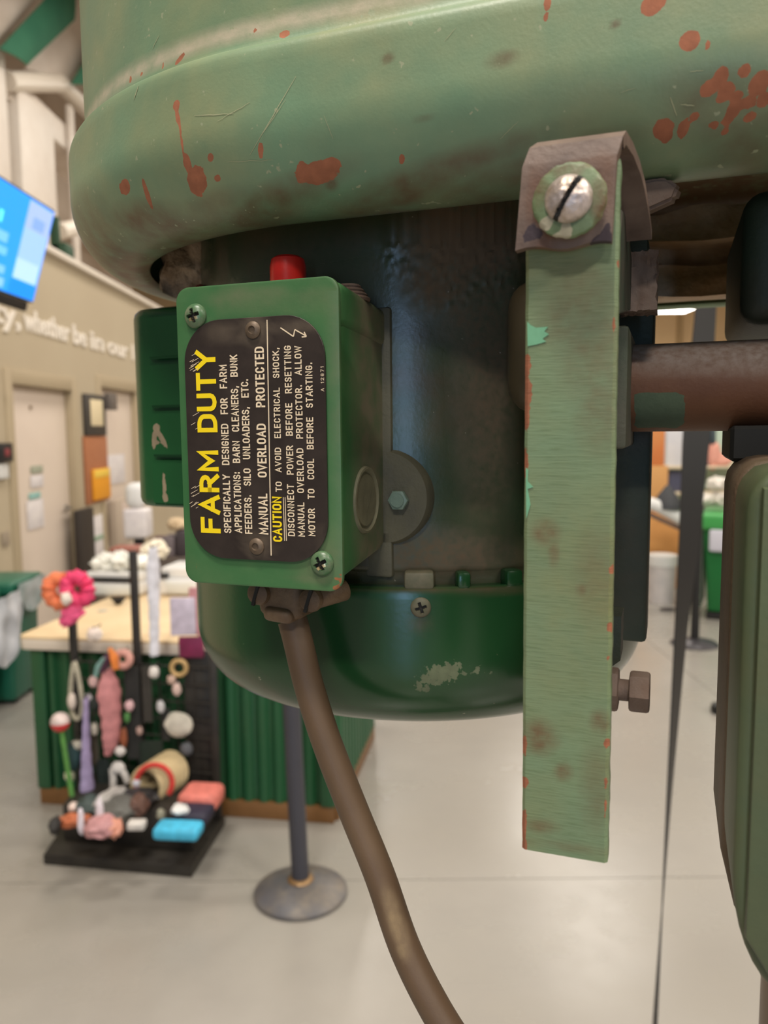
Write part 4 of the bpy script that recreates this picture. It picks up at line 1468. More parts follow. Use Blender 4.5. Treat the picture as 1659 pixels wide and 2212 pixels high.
sb, M, wdt, h, dep = slot_box(178, 300, 1290, 52, 0.28, 'long white box with a black slot on the left of the counter')
bm = bm_new()
for k in range(3):
    blob(bm, M @ Vector((-wdt * 0.28 + wdt * 0.27 * k, 0.14, h + 0.035)), (0.085, 0.1, 0.045 + 0.012 * (k == 1)), 0.5, 1.6, 3, 30 + k)
O('plastic_bag', bm, mat('milky_plastic', (232, 232, 224), 0.35), label='crumpled white plastic bag lying on the long slotted box', cat='bag')
slot_box(342, 428, 1288, 60, 0.26, 'white box with a short black slot beside the green terminal box', slot=(-0.0, 0.22))
c = ctop(372, 1240)
bm = bm_new()
blob(bm, (c.x, c.y - 0.35, 0.98), (0.07, 0.08, 0.055), 0.4, 1.5, 3, 8)
O('paper_wad', bm, mat('cream_paper', (232, 222, 200), 0.7), label='cream crumpled paper on top of the right white box', cat='paper')
c = ctop(256, 1305)
bm = bm_new()
cyl(bm, c, c + Vector((0, 0, 0.022)), 0.013, 0.030, 18)
rbox(bm, c + Vector((-0.035, -0.012, 0.022)), c + Vector((0.035, 0.012, 0.034)), 0.004)
O('funnel_clip', bm, m_black, label='small black clip lying on the pale worktop under the long white box', cat='clip')
c = ctop(222, 1320)
bm = bm_new()
lathe(bm, [(0, 0), (0.024, 0), (0.024, 0.003), (0, 0.004)], 24, Matrix.Translation(c))
O('coin_disc', bm, mat('pale_grey_disc', (190, 184, 168), 0.4), label='small pale grey disc lying on the worktop left of the black clip', cat='disc')

# wall items
m_darkframe = mat('dark_frame', (66, 62, 58), 0.5, var=0.1)


def wall_panel(name, px0, py0, px1, py1, th, m, label, cat, off=0.003, bev=0.004, x=WX, frame=None, fm=None, group=None):
    pm_ = (py0 + py1) / 2
    a, b = onx(px0, pm_, x), onx(px1, pm_, x)
    z1 = onx((px0 + px1) / 2, py0, x).z
    z0 = onx((px0 + px1) / 2, py1, x).z
    if frame is None:
        bm = bm_new()
        rbox(bm, (x + off, a.y, z0), (x + off + th, b.y, z1), bev)
        return O(name, bm, m, label=label, cat=cat, group=group)
    t = T(name, label, cat, (x + off, (a.y + b.y) / 2, z0), 0, group)
    bm = bm_new()
    rbox(bm, (x + off, a.y, z0), (x + off + th, b.y, z1), bev)
    O('backing', bm, m, t)
    bm = bm_new()
    l, r_, tp, bt = frame
    yy0, yy1 = a.y + (b.y - a.y) * l, b.y - (b.y - a.y) * r_
    zz0, zz1 = z0 + (z1 - z0) * bt, z1 - (z1 - z0) * tp
    rbox(bm, (x + off + th, yy0, zz0), (x + off + th + 0.004, yy1, zz1), 0.0015)
    O('sheet', bm, fm, t)
    return t


wall_panel('framed_notice', 178, 853, 222, 941, 0.03, m_darkframe, 'dark grey framed cream notice hanging between the two doors', 'frame', frame=(0.22, 0.18, 0.12, 0.24), fm=mat('cream_notice', (230, 214, 176), 0.7))
wall_panel('cork_board', 180, 942, 229, 1086, 0.02, mat('cork', (176, 116, 78), 0.9, vcol=(164, 104, 70), vscale=30), 'narrow brown cork strip under the framed notice', 'board')
p_ = wall_panel('orange_folder', 192, 1012, 229, 1078, 0.02, mat('orange_card', (236, 160, 34), 0.55), 'orange card with a yellow top pinned on the cork strip', 'folder', off=0.026, frame=(0.05, 0.05, 0.02, 0.72), fm=mat('yellow_card', (244, 206, 84), 0.55))
wall_panel('paper_notice', 234, 982, 279, 1045, 0.003, m_paper, 'white paper sheet taped to the far door beside the cork strip', 'paper', off=-0.05)
wall_panel('paper_notice', 80, 1006, 105, 1022, 0.003, mat('sage_label', (168, 172, 152), 0.6), 'small grey-green sticker on the near door', 'sticker', off=-0.05)
wall_panel('paper_notice', 79, 1026, 106, 1052, 0.003, m_paper, 'small white sign under the grey-green sticker on the near door', 'sign', off=-0.05)
wall_panel('paper_notice', 76, 1064, 100, 1077, 0.003, mat('teal_label', (150, 196, 190), 0.6), 'small teal sticker on the near door above the tall white sheet', 'sticker', off=-0.05)
wall_panel('paper_notice', 72, 1079, 107, 1141, 0.003, m_paper, 'tall white sheet under the teal sticker on the near door', 'paper', off=-0.05)
wall_panel('wall_phone', -14, 957, 13, 998, 0.05, m_blackmetal, 'black wall box with a red face cut by the left photo edge', 'wall box', frame=(0.3, 0.3, 0.3, 0.3), fm=mat('dull_red_face', (140, 60, 66), 0.5))
wall_panel('thermostat', -10, 1002, 10, 1034, 0.03, m_whitep, 'small white wall box under the black and red one', 'wall box')
wall_panel('switch_plate', 2, 1148, 17, 1178, 0.012, mat('grey_plate', (160, 146, 128), 0.5), 'grey switch plate low on the wall left of the near door', 'switch')
wall_panel('door_closer', 222, 850, 236, 886, 0.06, mat('grey_closer', (110, 102, 96), 0.5), 'grey door hook at the corner of the far door', 'hook', off=0.02)
wall_panel('paper_notice', 196, 1112, 229, 1200, 0.003, m_paper, 'pinkish white notice standing low on the wall behind the counter', 'paper', frame=(0.1, 0.1, 0.5, 0.38), fm=mat('green_line', (150, 172, 150), 0.7))
wall_panel('tall_panel', 235, 1078, 268, 1178, 0.08, mat('grey_beige_panel', (186, 170, 152), 0.6), 'tall grey-beige dispenser beside the white roll holder', 'dispenser', frame=(0.35, 0.25, 0.05, 0.1), fm=mat('pinkish_panel', (206, 188, 176), 0.6))
a, b = onx(160, 1165, WX + 0.03), onx(196, 1165, WX + 0.03)
z1 = onx(178, 1098, WX + 0.03).z
bm = bm_new()
rbox(bm, (WX + 0.03, a.y, 0.0), (WX + 0.09, b.y - 0.05, z1), 0.01)
O('folded_board', bm, mat('brown_black_board', (46, 38, 32), 0.6), label='dark brown upright board leaning beside the near door', cat='board')
# white towel rolls stack on the far shelf
px0, px1 = 268, 318
yy = 5.2
a, b = ony(px0, 1165, yy), ony(px1, 1165, yy)
cxm = (a.x + b.x) / 2
rr = (b.x - a.x) / 2
zt, zb_, zm = ony(293, 1044, yy).z, ony(293, 1164, yy).z, ony(293, 1098, yy).z
t = T('dispenser', 'white two-part plastic dispenser standing behind the counter', 'dispenser', (cxm, yy, 0))
bm = bm_new()
rbox(bm, (cxm - rr * 0.9, yy, zm), (cxm + rr * 0.72, yy + 0.16, zt), 0.05, 5)
O('upper_cover', bm, m_whitep, t)
bm = bm_new()
rbox(bm, (cxm - rr, yy - 0.02, zb_), (cxm + rr, yy + 0.16, zm - 0.004), 0.025, 4)
O('lower_cover', bm, m_paper, t)
bm = bm_new()
rbox(bm, (cxm - 0.03, yy + 0.05, 0.0), (cxm + 0.03, yy + 0.11, zb_), 0.006)
rbox(bm, (cxm - 0.16, yy - 0.04, 0.0), (cxm + 0.16, yy + 0.20, 0.02), 0.006)
O('stand', bm, m_blackmetal, t)
# low shelf of mixed goods behind the counter
a, b = ony(232, 1200, 4.75), ony(405, 1200, 4.75)
bm = bm_new()
ztop = ony(300, 1205, 4.75).z
rbox(bm, (a.x, 4.75, 0.0), (b.x, 5.02, ztop), 0.01)
O('low_shelf', bm, mat('dark_shelf', (74, 62, 54), 0.6, vcol=(96, 84, 76), vscale=6), label='dark low cabinet behind the counter carrying small goods', cat='cabinet')
goods = [('goods_box', 236, 302, 1200, 20, (154, 96, 82), 'long dull red box on the dark low cabinet', 'box'),
         ('goods_box', 322, 350, 1200, 40, (86, 56, 58), 'maroon box behind the tall black display post', 'box'),
         ('goods_box', 352, 378, 1200, 44, (110, 100, 104), 'grey box beside the maroon box on the low cabinet', 'box'),
         ('goods_box', 380, 404, 1200, 56, (60, 52, 56), 'dark grey box at the right end of the low cabinet', 'box')]
for n, p0, p1, pyb, hp, colr, lab, cat in goods:
    a, b = ony(p0, pyb, 4.78), ony(p1, pyb, 4.78)
    bm = bm_new()
    rbox(bm, (a.x, 4.78, ztop), (b.x - 0.003, 4.94, ztop + hp * 4.78 / F), 0.008, 2)
    O(n, bm, mat(n + lab[:6], colr, 0.6), label=lab, cat=cat)
a = ony(380, 1152, 4.82)
bm = bm_new()
blob(bm, (a.x, 4.86, ztop + 56 * 4.78 / F + 0.035), (0.06, 0.06, 0.04), 0.3, 1.3, 3, 4)
O('straw_hat', bm, mat('straw', (204, 180, 146), 0.8), label='tan woven bundle on the dark grey box at the right end', cat='bundle')

# wall television
t0 = onx(118, 459, -1.98)
TV = T('television', 'wall television with a bright blue screen at the left photo edge', 'television', (t0.x, t0.y, t0.z - 0.56))
tilt = R_(17)
Hs, Ws = 0.55, 1.02
MTV = Matrix.Translation(t0) @ Matrix.Rotation(R_(-1.0), 4, 'Z') @ Matrix(((math.cos(tilt), 0, math.sin(tilt), 0), (0, 1, 0, 0), (-math.sin(tilt), 0, math.cos(tilt), 0), (0, 0, 0, 1)))
# local: y along the wall (0 at the far edge, negative towards the viewer), z down from the top edge, x out of the wall
bm = bm_new()
rbox(bm, (-0.05, -Ws - 0.012, -Hs - 0.012), (-0.004, 0.012, 0.012), 0.006)
bm.transform(MTV)
O('case', bm, m_black, TV)


def tile(name, y0, y1, z0, z1, colr, e, lift=0.0):
    bm = bm_new()
    rbox(bm, (-0.004, -Ws + Ws * y0, -Hs * z1), (0.0 + lift, -Ws + Ws * y1, -Hs * z0), 0)
    bm.transform(MTV)
    O(name, bm, mat('screen_light_%d_%d_%d' % colr, colr, 0.3, emit=e), TV, smooth=0)


EM = 0.92
tile('screen', 0, 1, 0, 1, (34, 150, 255), EM)
tile('screen_column', 0.70, 0.99, 0.02, 0.30, (152, 178, 255), EM, 0.0006)
tile('screen_badge', 0.78, 0.92, 0.16, 0.28, (122, 160, 255), EM, 0.0009)
tile('screen_column', 0.70, 0.99, 0.3, 0.62, (146, 186, 255), EM, 0.0006)
tile('screen_column', 0.70, 0.98, 0.62, 0.83, (168, 206, 255), EM, 0.0006)
tile('screen_bar', 0.68, 1.0, 0.84, 0.99, (0, 136, 255), EM, 0.0006)
for k, (z0, z1, cc) in enumerate(((0.44, 0.54, (110, 184, 255)), (0.58, 0.66, (104, 184, 255)), (0.76, 0.84, (116, 184, 255)), (0.88, 0.97, (124, 186, 255)))):
    tile('screen_row', 0.2, 0.56 + 0.02 * k, z0, z1, cc, EM, 0.0006)
tile('screen_dot', 0.42, 0.46, 0.26, 0.37, (100, 240, 232), EM, 0.0009)
bm = bm_new()
c = MTV @ Vector((-0.05, -Ws / 2, -Hs / 2))
rbox(bm, (WX - 0.0, c.y - 0.12, c.z - 0.12), (WX + 0.03, c.y + 0.12, c.z + 0.12), 0.005)
tube(bm, [(WX + 0.02, c.y, c.z), (WX + 0.3, c.y, c.z - 0.03), (c.x + 0.01, c.y, c.z)], 0.028, 12)
rbox(bm, (c.x - 0.09, c.y - 0.2, c.z - 0.03), (c.x - 0.03, c.y + 0.2, c.z + 0.03), 0.005)
O('wall_mount', bm, m_black, TV)
bm = bm_new()
rbox(bm, (-0.055, -Ws * 0.62, -Hs - 0.075), (-0.012, -Ws * 0.02, -Hs - 0.014), 0.012)
bm.transform(MTV)
O('sound_bar', bm, m_black, TV)

# green bins at the left
m_bin = mat('bin_green', (22, 92, 70), 0.4, vcol=(30, 100, 78), vscale=3)
m_bag = mat('clear_bin_bag', (206, 212, 214), 0.3, vcol=(150, 170, 168), vscale=9, trans=0.25)


def wheelie(name, x0, x1, y0, y1, h, label, m, lidm=None, bag=None, parent_label=None):
    t = T(name, label, 'bin', ((x0 + x1) / 2, (y0 + y1) / 2, 0))
    bm = bm_new()
    rbox(bm, (x0 + 0.02, y0 + 0.02, 0.02), (x1 - 0.02, y1 - 0.02, h - 0.07), 0.03, 3, taper=0.9)
    O('body', bm, m, t)
    bm = bm_new()
    rbox(bm, (x0, y0, h - 0.075), (x1, y1, h), 0.02, 3)
    O('rim', bm, lidm or m, t)
    for yv in (y0 + 0.1, y1 - 0.1):
        bm = bm_new()
        cyl(bm, (x0 + 0.05, yv, 0.035), (x1 - 0.05, yv, 0.035), 0.035, n=20)
        O('wheel', bm, m_black, t)
    return t


bA = onz(2, 1528)
bB = onz(90, 1480)
hb = ony(60, 1246, 0.5 * (bA.y + bB.y)).z
xr = 0.5 * (bA.x + bB.x) + 0.08
wheelie('green_bin', WX + 0.12, xr, bA.y - 0.01, bB.y, hb, 'dark green bin by the left wall with a clear bag over its rim', m_bin)


def bag_fn(x, y0, y1, zt, drop, amp, out):
    def fn(s, t_):
        y = y0 + (y1 - y0) * s
        sag = drop * (0.35 + 0.65 * math.sin(math.pi * min(1, s * 1.0)) ** 0.7)
        z = zt - t_ * sag
        return Vector((x + out * (1 + 0.5 * math.sin(s * 19) * t_) + amp * noise.noise(Vector((y * 9, z * 9, 1))), y, z))
    return fn


bm = bm_new()
sheet(bm, bag_fn(xr + 0.012, bA.y + 0.02, bB.y - 0.01, hb - 0.012, 0.20, 0.012, 0.010), 24, 10, 0.003)
O('bin_bag', bm, m_bag, label='clear plastic bag overhanging the dark green bin at the left edge', cat='bag')
y1b = bA.y - 0.06
wheelie('green_bin', xr - 0.46, xr - 0.04, y1b - 0.62, y1b, hb * 0.98, 'second dark green bin cut by the left photo edge, nearer the viewer', m_bin)
bm = bm_new()
sheet(bm, bag_fn(xr + 0.05, y1b - 0.45, y1b + 0.02, hb - 0.03, 0.40, 0.03, 0.02), 24, 12, 0.003)
O('bin_bag', bm, mat('milky_bin_bag', (214, 216, 222), 0.3, vcol=(186, 190, 196), vscale=9), label='milky white bag bunched over the nearer bin at the left photo edge', cat='bag')

# ------------------------------------------------------------------ stanchion and strap
sp = onz(650, 1930)
ST = T('stanchion', 'grey-black stanchion post on a round domed base on the concrete floor', 'stanchion', (sp.x, sp.y, 0))
bm = bm_new()
lathe(bm, [(0, 0.0), (0.163, 0.0), (0.168, 0.006), (0.166, 0.014), (0.150, 0.024), (0.10, 0.040), (0.05, 0.052), (0.036, 0.054), (0, 0.054)], 64, Matrix.Translation(sp))
O('base', bm, mat('worn_cast_base', (92, 92, 96), 0.42, 0.2, vcol=(120, 112, 102), vscale=12, var=0.2), ST)
ptop = sp + Vector((-0.03, 0.02, 0.98))
bm = bm_new()
cyl(bm, sp + Vector((0, 0, 0.04)), ptop, 0.0315, n=40)
O('post', bm, mat('charcoal_post', (58, 58, 66), 0.5, var=0.1), ST)
bm = bm_new()
lathe(bm, [(0, 0), (0.044, 0), (0.047, 0.006), (0.040, 0.014), (0.033, 0.016), (0, 0.016)], 40, Matrix.Translation(sp + Vector((0, 0, 0.05))))
O('collar', bm, mat('tarnished_brass_collar', (140, 112, 78), 0.4, 0.6), ST)
bm = bm_new()
cyl(bm, ptop, ptop + Vector((0, 0, 0.07)), 0.034, n=40, bev=0.008)
O('belt_head', bm, m_black, ST)

# far stanchion behind the strap
fp = onz(1500, 1392)
S2 = T('stanchion', 'black stanchion standing beside the bright green bin at the right', 'stanchion', (fp.x, fp.y, 0))
bm = bm_new()
lathe(bm, [(0, 0.0), (0.17, 0.0), (0.178, 0.008), (0.16, 0.022), (0.05, 0.05), (0, 0.05)], 48, Matrix.Translation(fp))
O('base', bm, mat('dark_base', (70, 68, 72), 0.35, 0.3), S2)
bm = bm_new()
cyl(bm, fp + Vector((0, 0, 0.03)), fp + Vector((0, 0, 1.0)), 0.032, n=32)
O('post', bm, m_black, S2)
bm = bm_new()
cyl(bm, fp + Vector((0, 0, 1.0)), fp + Vector((0, 0, 1.08)), 0.036, n=32, bev=0.006)
O('belt_head', bm, m_black, S2)

# long black strap that twists edge-on towards its lower end
def spt(px, py, d):
    return CAM + ray(px, py) * d


t = bmesh.new()
rows = []
key = [(1560, 330, 52), (1526, 650, 53), (1505, 930, 60), (1486, 1200, 52), (1470, 1375, 42), (1447, 1700, 30), (1415, 2212, 14), (1390, 2600, 8)]
n_ = 60
wS = 0.0462
for i in range(n_ + 1):
    x = i / n_ * (len(key) - 1)
    k = min(int(x), len(key) - 2)
    s = x - k
    px, py, wd = [key[k][j] * (1 - s) + key[k + 1][j] * s for j in range(3)]
    d = 1.36 - 0.06 * i / n_
    c = spt(px, py, d)
    wm = wd * d / F
    an = math.acos(max(0.05, min(1, wm / wS)))
    across = Vector((math.cos(an), math.sin(an), 0)) * (wS / 2)
    nrm_ = Vector((-math.sin(an), math.cos(an), 0)) * 0.0011
    rows.append([t.verts.new(c - across - nrm_), t.verts.new(c + across - nrm_), t.verts.new(c + across + nrm_), t.verts.new(c - across + nrm_)])
for a, b in zip(rows, rows[1:]):
    for k in range(4):
        t.faces.new((a[k], a[(k + 1) % 4], b[(k + 1) % 4], b[k]))
bot = [v.co.copy() for v in rows[-1]]
topv = [v.co.copy() for v in rows[0]]
flo = [t.verts.new((v.co.x - 0.03, v.co.y, 0.0)) for v in rows[-1]]
cei = [t.verts.new((v.co.x + 0.16, v.co.y, 6.7)) for v in rows[0]]
for k in range(4):
    t.faces.new((rows[-1][k], rows[-1][(k + 1) % 4], flo[(k + 1) % 4], flo[k]))
    t.faces.new((cei[k], cei[(k + 1) % 4], rows[0][(k + 1) % 4], rows[0][k]))
t.faces.new(flo)
t.faces.new(cei)
bmesh.ops.recalc_face_normals(t, faces=t.faces)
O('black_strap', t, mat('black_webbing', (20, 20, 21), 0.5, var=0.15), label='long taut black webbing strap, turning edge-on towards its lower end', cat='strap', smooth=30)

# ------------------------------------------------------------------ display rack with hanging accessories
rb = [onz(95, 1868), onz(415, 1897), onz(486, 1783), onz(172, 1752)]
rc = sum(rb, Vector()) / 4
RK = T('display_rack', 'black display rack with a square base standing in front of the counter', 'rack', rc)
m_rack = mat('dusty_black_rack', (36, 33, 30), 0.5, vcol=(50, 46, 40), vscale=9)
bm = bm_new()
prism(bm, [(p.x, p.y) for p in rb], 0.045, None, 0.006, 2)
O('base', bm, m_rack, RK)
ex = (rb[1] - rb[0]).normalized()
ey = (rb[3] - rb[0]).normalized()
bkL, bkR = rb[3] + ex * 0.02 - ey * 0.03, rb[2] - ex * 0.02 - ey * 0.03


def rk(a, b, z):
    """point on the rack: a across 0..1, b depth 0(front)..1(back)"""
    f0 = rb[0].lerp(rb[1], a)
    f1 = rb[3].lerp(rb[2], a)
    p = f0.lerp(f1, b)
    return Vector((p.x, p.y, z))


bm = bm_new()
prism(bm, [(rk(a, b, 0).x, rk(a, b, 0).y) for a, b in ((0.08, 0.25), (0.95, 0.25), (0.95, 0.95), (0.08, 0.95))], 0.15, Matrix.Translation((0, 0, 0.045)), 0.008, 2)
O('tray', bm, m_rack, RK)
TZ = 0.195
zpost = ony(175, 1250, bkL.y).z
for a, z1 in ((0.035, zpost), (0.47, ony(330, 1185, bkL.y).z), (0.97, ony(460, 1395, bkL.y).z)):
    p = rk(a, 0.93, 0.04)
    bm = bm_new()
    rbox(bm, (p.x - 0.016, p.y - 0.012, 0.04), (p.x + 0.016, p.y + 0.012, z1), 0.003)
    O('upright', bm, m_rack, RK)
p0, p1 = rk(0.78, 0.93, 0), rk(0.97, 0.93, 0)
bm = bm_new()
rbox(bm, (p0.x, p0.y - 0.01, 0.2), (p1.x, p0.y + 0.006, ony(440, 1405, p0.y).z), 0.003)
O('side_panel', bm, m_rack, RK)
for i in range(9):
    p = rk(0.035 + 0.93 * i / 8, 0.915, 0)
    bm = bm_new()
    tube(bm, [(p.x, p.y, 0.19), (p.x, p.y, 0.70)], 0.004, 8)
    O('grid_wire', bm, m_rack, RK)
for i in range(7):
    z = 0.24 + 0.075 * i
    bm = bm_new()
    tube(bm, [rk(0.03, 0.905, z), rk(0.97, 0.905, z)], 0.004, 8)
    O('grid_wire', bm, m_rack, RK)
ybk = rk(0.5, 0.9, 0).y


def at(px, py, dy=0.0):
    """point in front of the rack grid seen at a photograph pixel"""
    return ony(px, py, ybk - 0.05 - dy)


def pxm(n):
    return n * (ybk / math.cos(R_(18))) / F


def hook(px, py, dy=0.0):
    p = at(px, py, dy)
    bm = bm_new()
    tube(bm, [(p.x, ybk + 0.0, p.z), (p.x, p.y - 0.015, p.z), (p.x, p.y - 0.02, p.z + 0.012)], 0.003, 8)
    O('peg_hook', bm, m_rack, RK)
    return p


cols = {}


def cm(c, r_=0.7):
    k = (c, r_)
    if k not in cols:
        cols[k] = mat('accessory_%d_%d_%d' % c, c, r_, vcol=tuple(int(v * 0.86) for v in c), vscale=30)
    return cols[k]


GP = 'accessories hanging on the black rack'
# scrunchies on the left upright
for c0, col, lab, sd in (((128, 1278), (236, 128, 84), 'orange-pink ruffled scrunchie at the top of the left rack post', 1), ((168, 1272), (238, 66, 116), 'hot pink ruffled scrunchie at the top of the left rack post', 2),
                         ((160, 1325), (240, 92, 142), 'bright pink ruffled bow hanging below the hot pink scrunchie', 3)):
    p = at(c0[0], c0[1], 0.02 + 0.02 * sd)
    bm = bm_new()
    M = Matrix.Rotation(R_(80), 4, 'X') @ Matrix.Rotation(0.3 * sd, 4, 'Z')
    if sd < 3:
        pts = [M @ Vector((pxm(20) * math.cos(2 * math.pi * k / 36), pxm(26) * math.sin(2 * math.pi * k / 36), pxm(4) * math.sin(k * 1.7 + sd))) + p for k in range(36)]
        tube(bm, pts, [pxm(13) * (1 + 0.3 * math.sin(k * 2.1 + sd)) for k in range(36)], 12, True)
    else:
        blob(bm, p + Vector((-pxm(6), 0, -pxm(3))), (pxm(26), 0.02, pxm(17)), 0.5, 1.6, 3, 5, Matrix.Rotation(R_(-38), 4, 'Y'))
    O('scrunchie', bm, cm(col), label=lab, cat='scrunchie', group=GP)
p = at(143, 1293, 0.10)
bm = bm_new()
blob(bm, p, (pxm(11), 0.012, pxm(13)), 0.3, 1.5, 3, 9)
O('white_tag', bm, cm((238, 226, 214)), label='small white tag between the orange and pink scrunchies', cat='tag', group=GP)
# cream loop necklace
p = hook(163, 1430)
bm = bm_new()
pts = []
for k in range(40):
    an = 2 * math.pi * k / 40
    y = -pxm(60) + pxm(60) * math.cos(an)
    pts.append(p + Vector((pxm(16) * math.sin(an) * (0.35 + 0.65 * (1 - math.cos(an)) / 2), -0.012, y)))
tube(bm, pts, pxm(4.5), 10, True)
O('cord_loop', bm, cm((186, 180, 160)), label='long cream cord loop hanging at the left of the rack', cat='loop', group=GP)
p = at(155, 1515, 0.03)
bm = bm_new()
blob(bm, p, (pxm(9), 0.012, pxm(18)), 0.15, 1.2, 3, 12)
O('pendant', bm, cm((222, 208, 196)), label='pale oval pendant beside the cream cord loop', cat='pendant', group=GP)


def ribbon_toy(name, pts, rad, col, lab, cat, dy=0.02, flat=0.5, hk=True):
    P = [at(q[0], q[1], dy) for q in pts]
    if hk:
        hook(pts[0][0], pts[0][1], dy)
    sp_ = smooth_path(P, 26)
    rr_ = []
    for k in range(26):
        x = k / 25 * (len(rad) - 1)
        i = min(int(x), len(rad) - 2)
        rr_.append(pxm(rad[i] * (1 - (x - i)) + rad[i + 1] * (x - i)) * (1 + 0.08 * math.sin(k * 1.9)))
    bm = bm_new()
    tube(bm, sp_, rr_, 14, False, 0, flat)
    return O(name, bm, cm(col), label=lab, cat=cat, group=GP)


ribbon_toy('pink_bag', [(232, 1445), (235, 1490), (240, 1550), (240, 1600), (232, 1632)], [10, 26, 22, 19, 7], (206, 138, 140), 'dusty pink soft fabric bag hanging in the middle of the rack', 'bag', 0.03)
ribbon_toy('lilac_band', [(186, 1505), (186, 1580), (187, 1660), (190, 1735)], [5, 8, 12, 18], (172, 158, 198), 'long lilac fabric tube hanging down to the tray', 'band', 0.05)
ribbon_toy('white_band', [(331, 1182), (331, 1230), (333, 1320), (334, 1416)], [9, 15, 12, 10], (226, 226, 236), 'long white furry band hanging from the tall black post', 'band', 0.05)
ribbon_toy('hair_bow', [(245, 1410), (232, 1425), (214, 1450)], [6, 12, 10], (96, 62, 84), 'purple ribbon bow above the pink bag', 'bow', 0.06, hk=False)
ribbon_toy('hair_bow', [(236, 1400), (246, 1420), (250, 1446)], [4, 9, 7], (224, 128, 54), 'orange ribbon loop above the pink bag', 'bow', 0.08, hk=False)
ribbon_toy('hair_bow', [(224, 1422), (212, 1440), (206, 1462)], [4, 6, 4], (126, 164, 158), 'pale teal ribbon end left of the purple bow', 'bow', 0.09, hk=False)
p = hook(268, 1405)
bm = bm_new()
ring(bm, p + Vector((0, -0.02, -pxm(16))), pxm(14), pxm(8), Matrix.Rotation(R_(82), 4, 'X'))
O('ring_scrunchie', bm, cm((214, 158, 146)), label='salmon ring scrunchie beside the orange ribbon', cat='scrunchie', group=GP)
for q, r_, col, lab in (((352, 1451), 0, 0, 0),):
    pass
for (x, y), rx, rz, col, lab, cat in (
        ((334, 1450), 11, 13, (228, 222, 216), 'small white pom-pom under the long white band', 'pom-pom'),
        ((348, 1524), 8, 14, (206, 204, 206), 'pale grey charm hanging below the white pom-pom', 'charm'),
        ((281, 1522), 9, 12, (226, 186, 190), 'small pink-white charm right of the pink bag', 'charm'),
        ((276, 1547), 6, 12, (84, 140, 76), 'small green charm under the pink-white one', 'charm'),
        ((262, 1620), 11, 11, (232, 226, 222), 'round white button charm at the foot of the pink bag', 'charm'),
        ((268, 1590), 8, 22, (150, 84, 54), 'rust-brown tassel beside the pink bag', 'tassel'),
        ((303, 1576), 6, 10, (190, 160, 150), 'tiny beige charm in the middle of the rack', 'charm'),
        ((206, 1572), 7, 14, (198, 190, 176), 'cream bead charm between the lilac tube and pink bag', 'charm'),
        ((208, 1518), 14, 15, (44, 50, 46), 'black pom-pom beside the lilac tube', 'pom-pom'),
        ((193, 1506), 7, 10, (214, 210, 214), 'white bead at the top of the lilac tube', 'bead'),
        ((203, 1470), 9, 12, (226, 190, 188), 'small pale pink puff left of the pink bag', 'puff'),
        ((168, 1607), 15, 10, (200, 194, 180), 'cream clip at the left of the lilac tube', 'clip'),
        ((152, 1674), 11, 12, (206, 204, 176), 'pale yellow-green flower clip low at the left', 'clip'),
        ((158, 1630), 16, 30, (44, 74, 78), 'dark teal pouch behind the cream clip', 'pouch'),
        ((383, 1486), 9, 14, (222, 194, 184), 'pinkish charm hanging below the gold ring', 'charm'),
        ((372, 1466), 9, 10, (206, 176, 160), 'tan bead just under the gold ring', 'bead'),
        ((404, 1616), 12, 15, (96, 98, 104), 'grey metal charm near the right panel', 'charm'),
        ((206, 1368), 17, 14, (238, 224, 214), 'round white puff in front of the pale worktop', 'puff')):
    p = hook(x, y - rz * 0.8, 0.01)
    bm = bm_new()
    blob(bm, p + Vector((0, -0.012, -pxm(rz * 0.8))), (pxm(rx), pxm(min(rx, rz)) * 0.6, pxm(rz)), 0.22, 1.6, 3, int(x))
    O(cat.replace('-', '_'), bm, cm(col), label=lab, cat=cat, group=GP)
# gold ring
p = hook(388, 1424)
bm = bm_new()
ring(bm, p + Vector((0, -0.015, -pxm(16))), pxm(15), pxm(5), Matrix.Rotation(R_(85), 4, 'X'))
O('gold_ring', bm, mat('gold_fabric', (196, 164, 112), 0.45, 0.3), label='gold beaded ring hanging above the white pouch', cat='ring', group=GP)
# white pouch
p = hook(388, 1535)
bm = bm_new()
blob(bm, p + Vector((0, -0.02, -pxm(26))), (pxm(29), 0.02, pxm(26)), 0.18, 0.9, 3, 41, Matrix.Rotation(R_(14), 4, 'Y'))
O('white_pouch', bm, cm((212, 206, 192)), label='off-white soft pouch hanging near the right panel', cat='pouch', group=GP)
# white legs of a soft toy
p = hook(258, 1645)
t = T('soft_toy', 'white two-legged soft toy hanging low in the rack', 'soft toy', p + Vector((0, -0.03, -pxm(80))), 0, GP)
bm = bm_new()
blob(bm, p + Vector((0, -0.02, -pxm(10))), (pxm(15), 0.02, pxm(14)), 0.15, 1, 3, 3)
O('body', bm, cm((226, 222, 218)), t)
for xa, xb, zz in ((246, 243, 1716), (264, 276, 1690)):
    bm = bm_new()
    tube(bm, smooth_path([p + Vector((pxm(xa - 258), -0.02, -pxm(12))), at((xa + xb) / 2, (1660 + zz) / 2, 0.02), at(xb, zz, 0.02)], 12), pxm(7), 10)
    O('leg', bm, cm((226, 222, 218)), t)
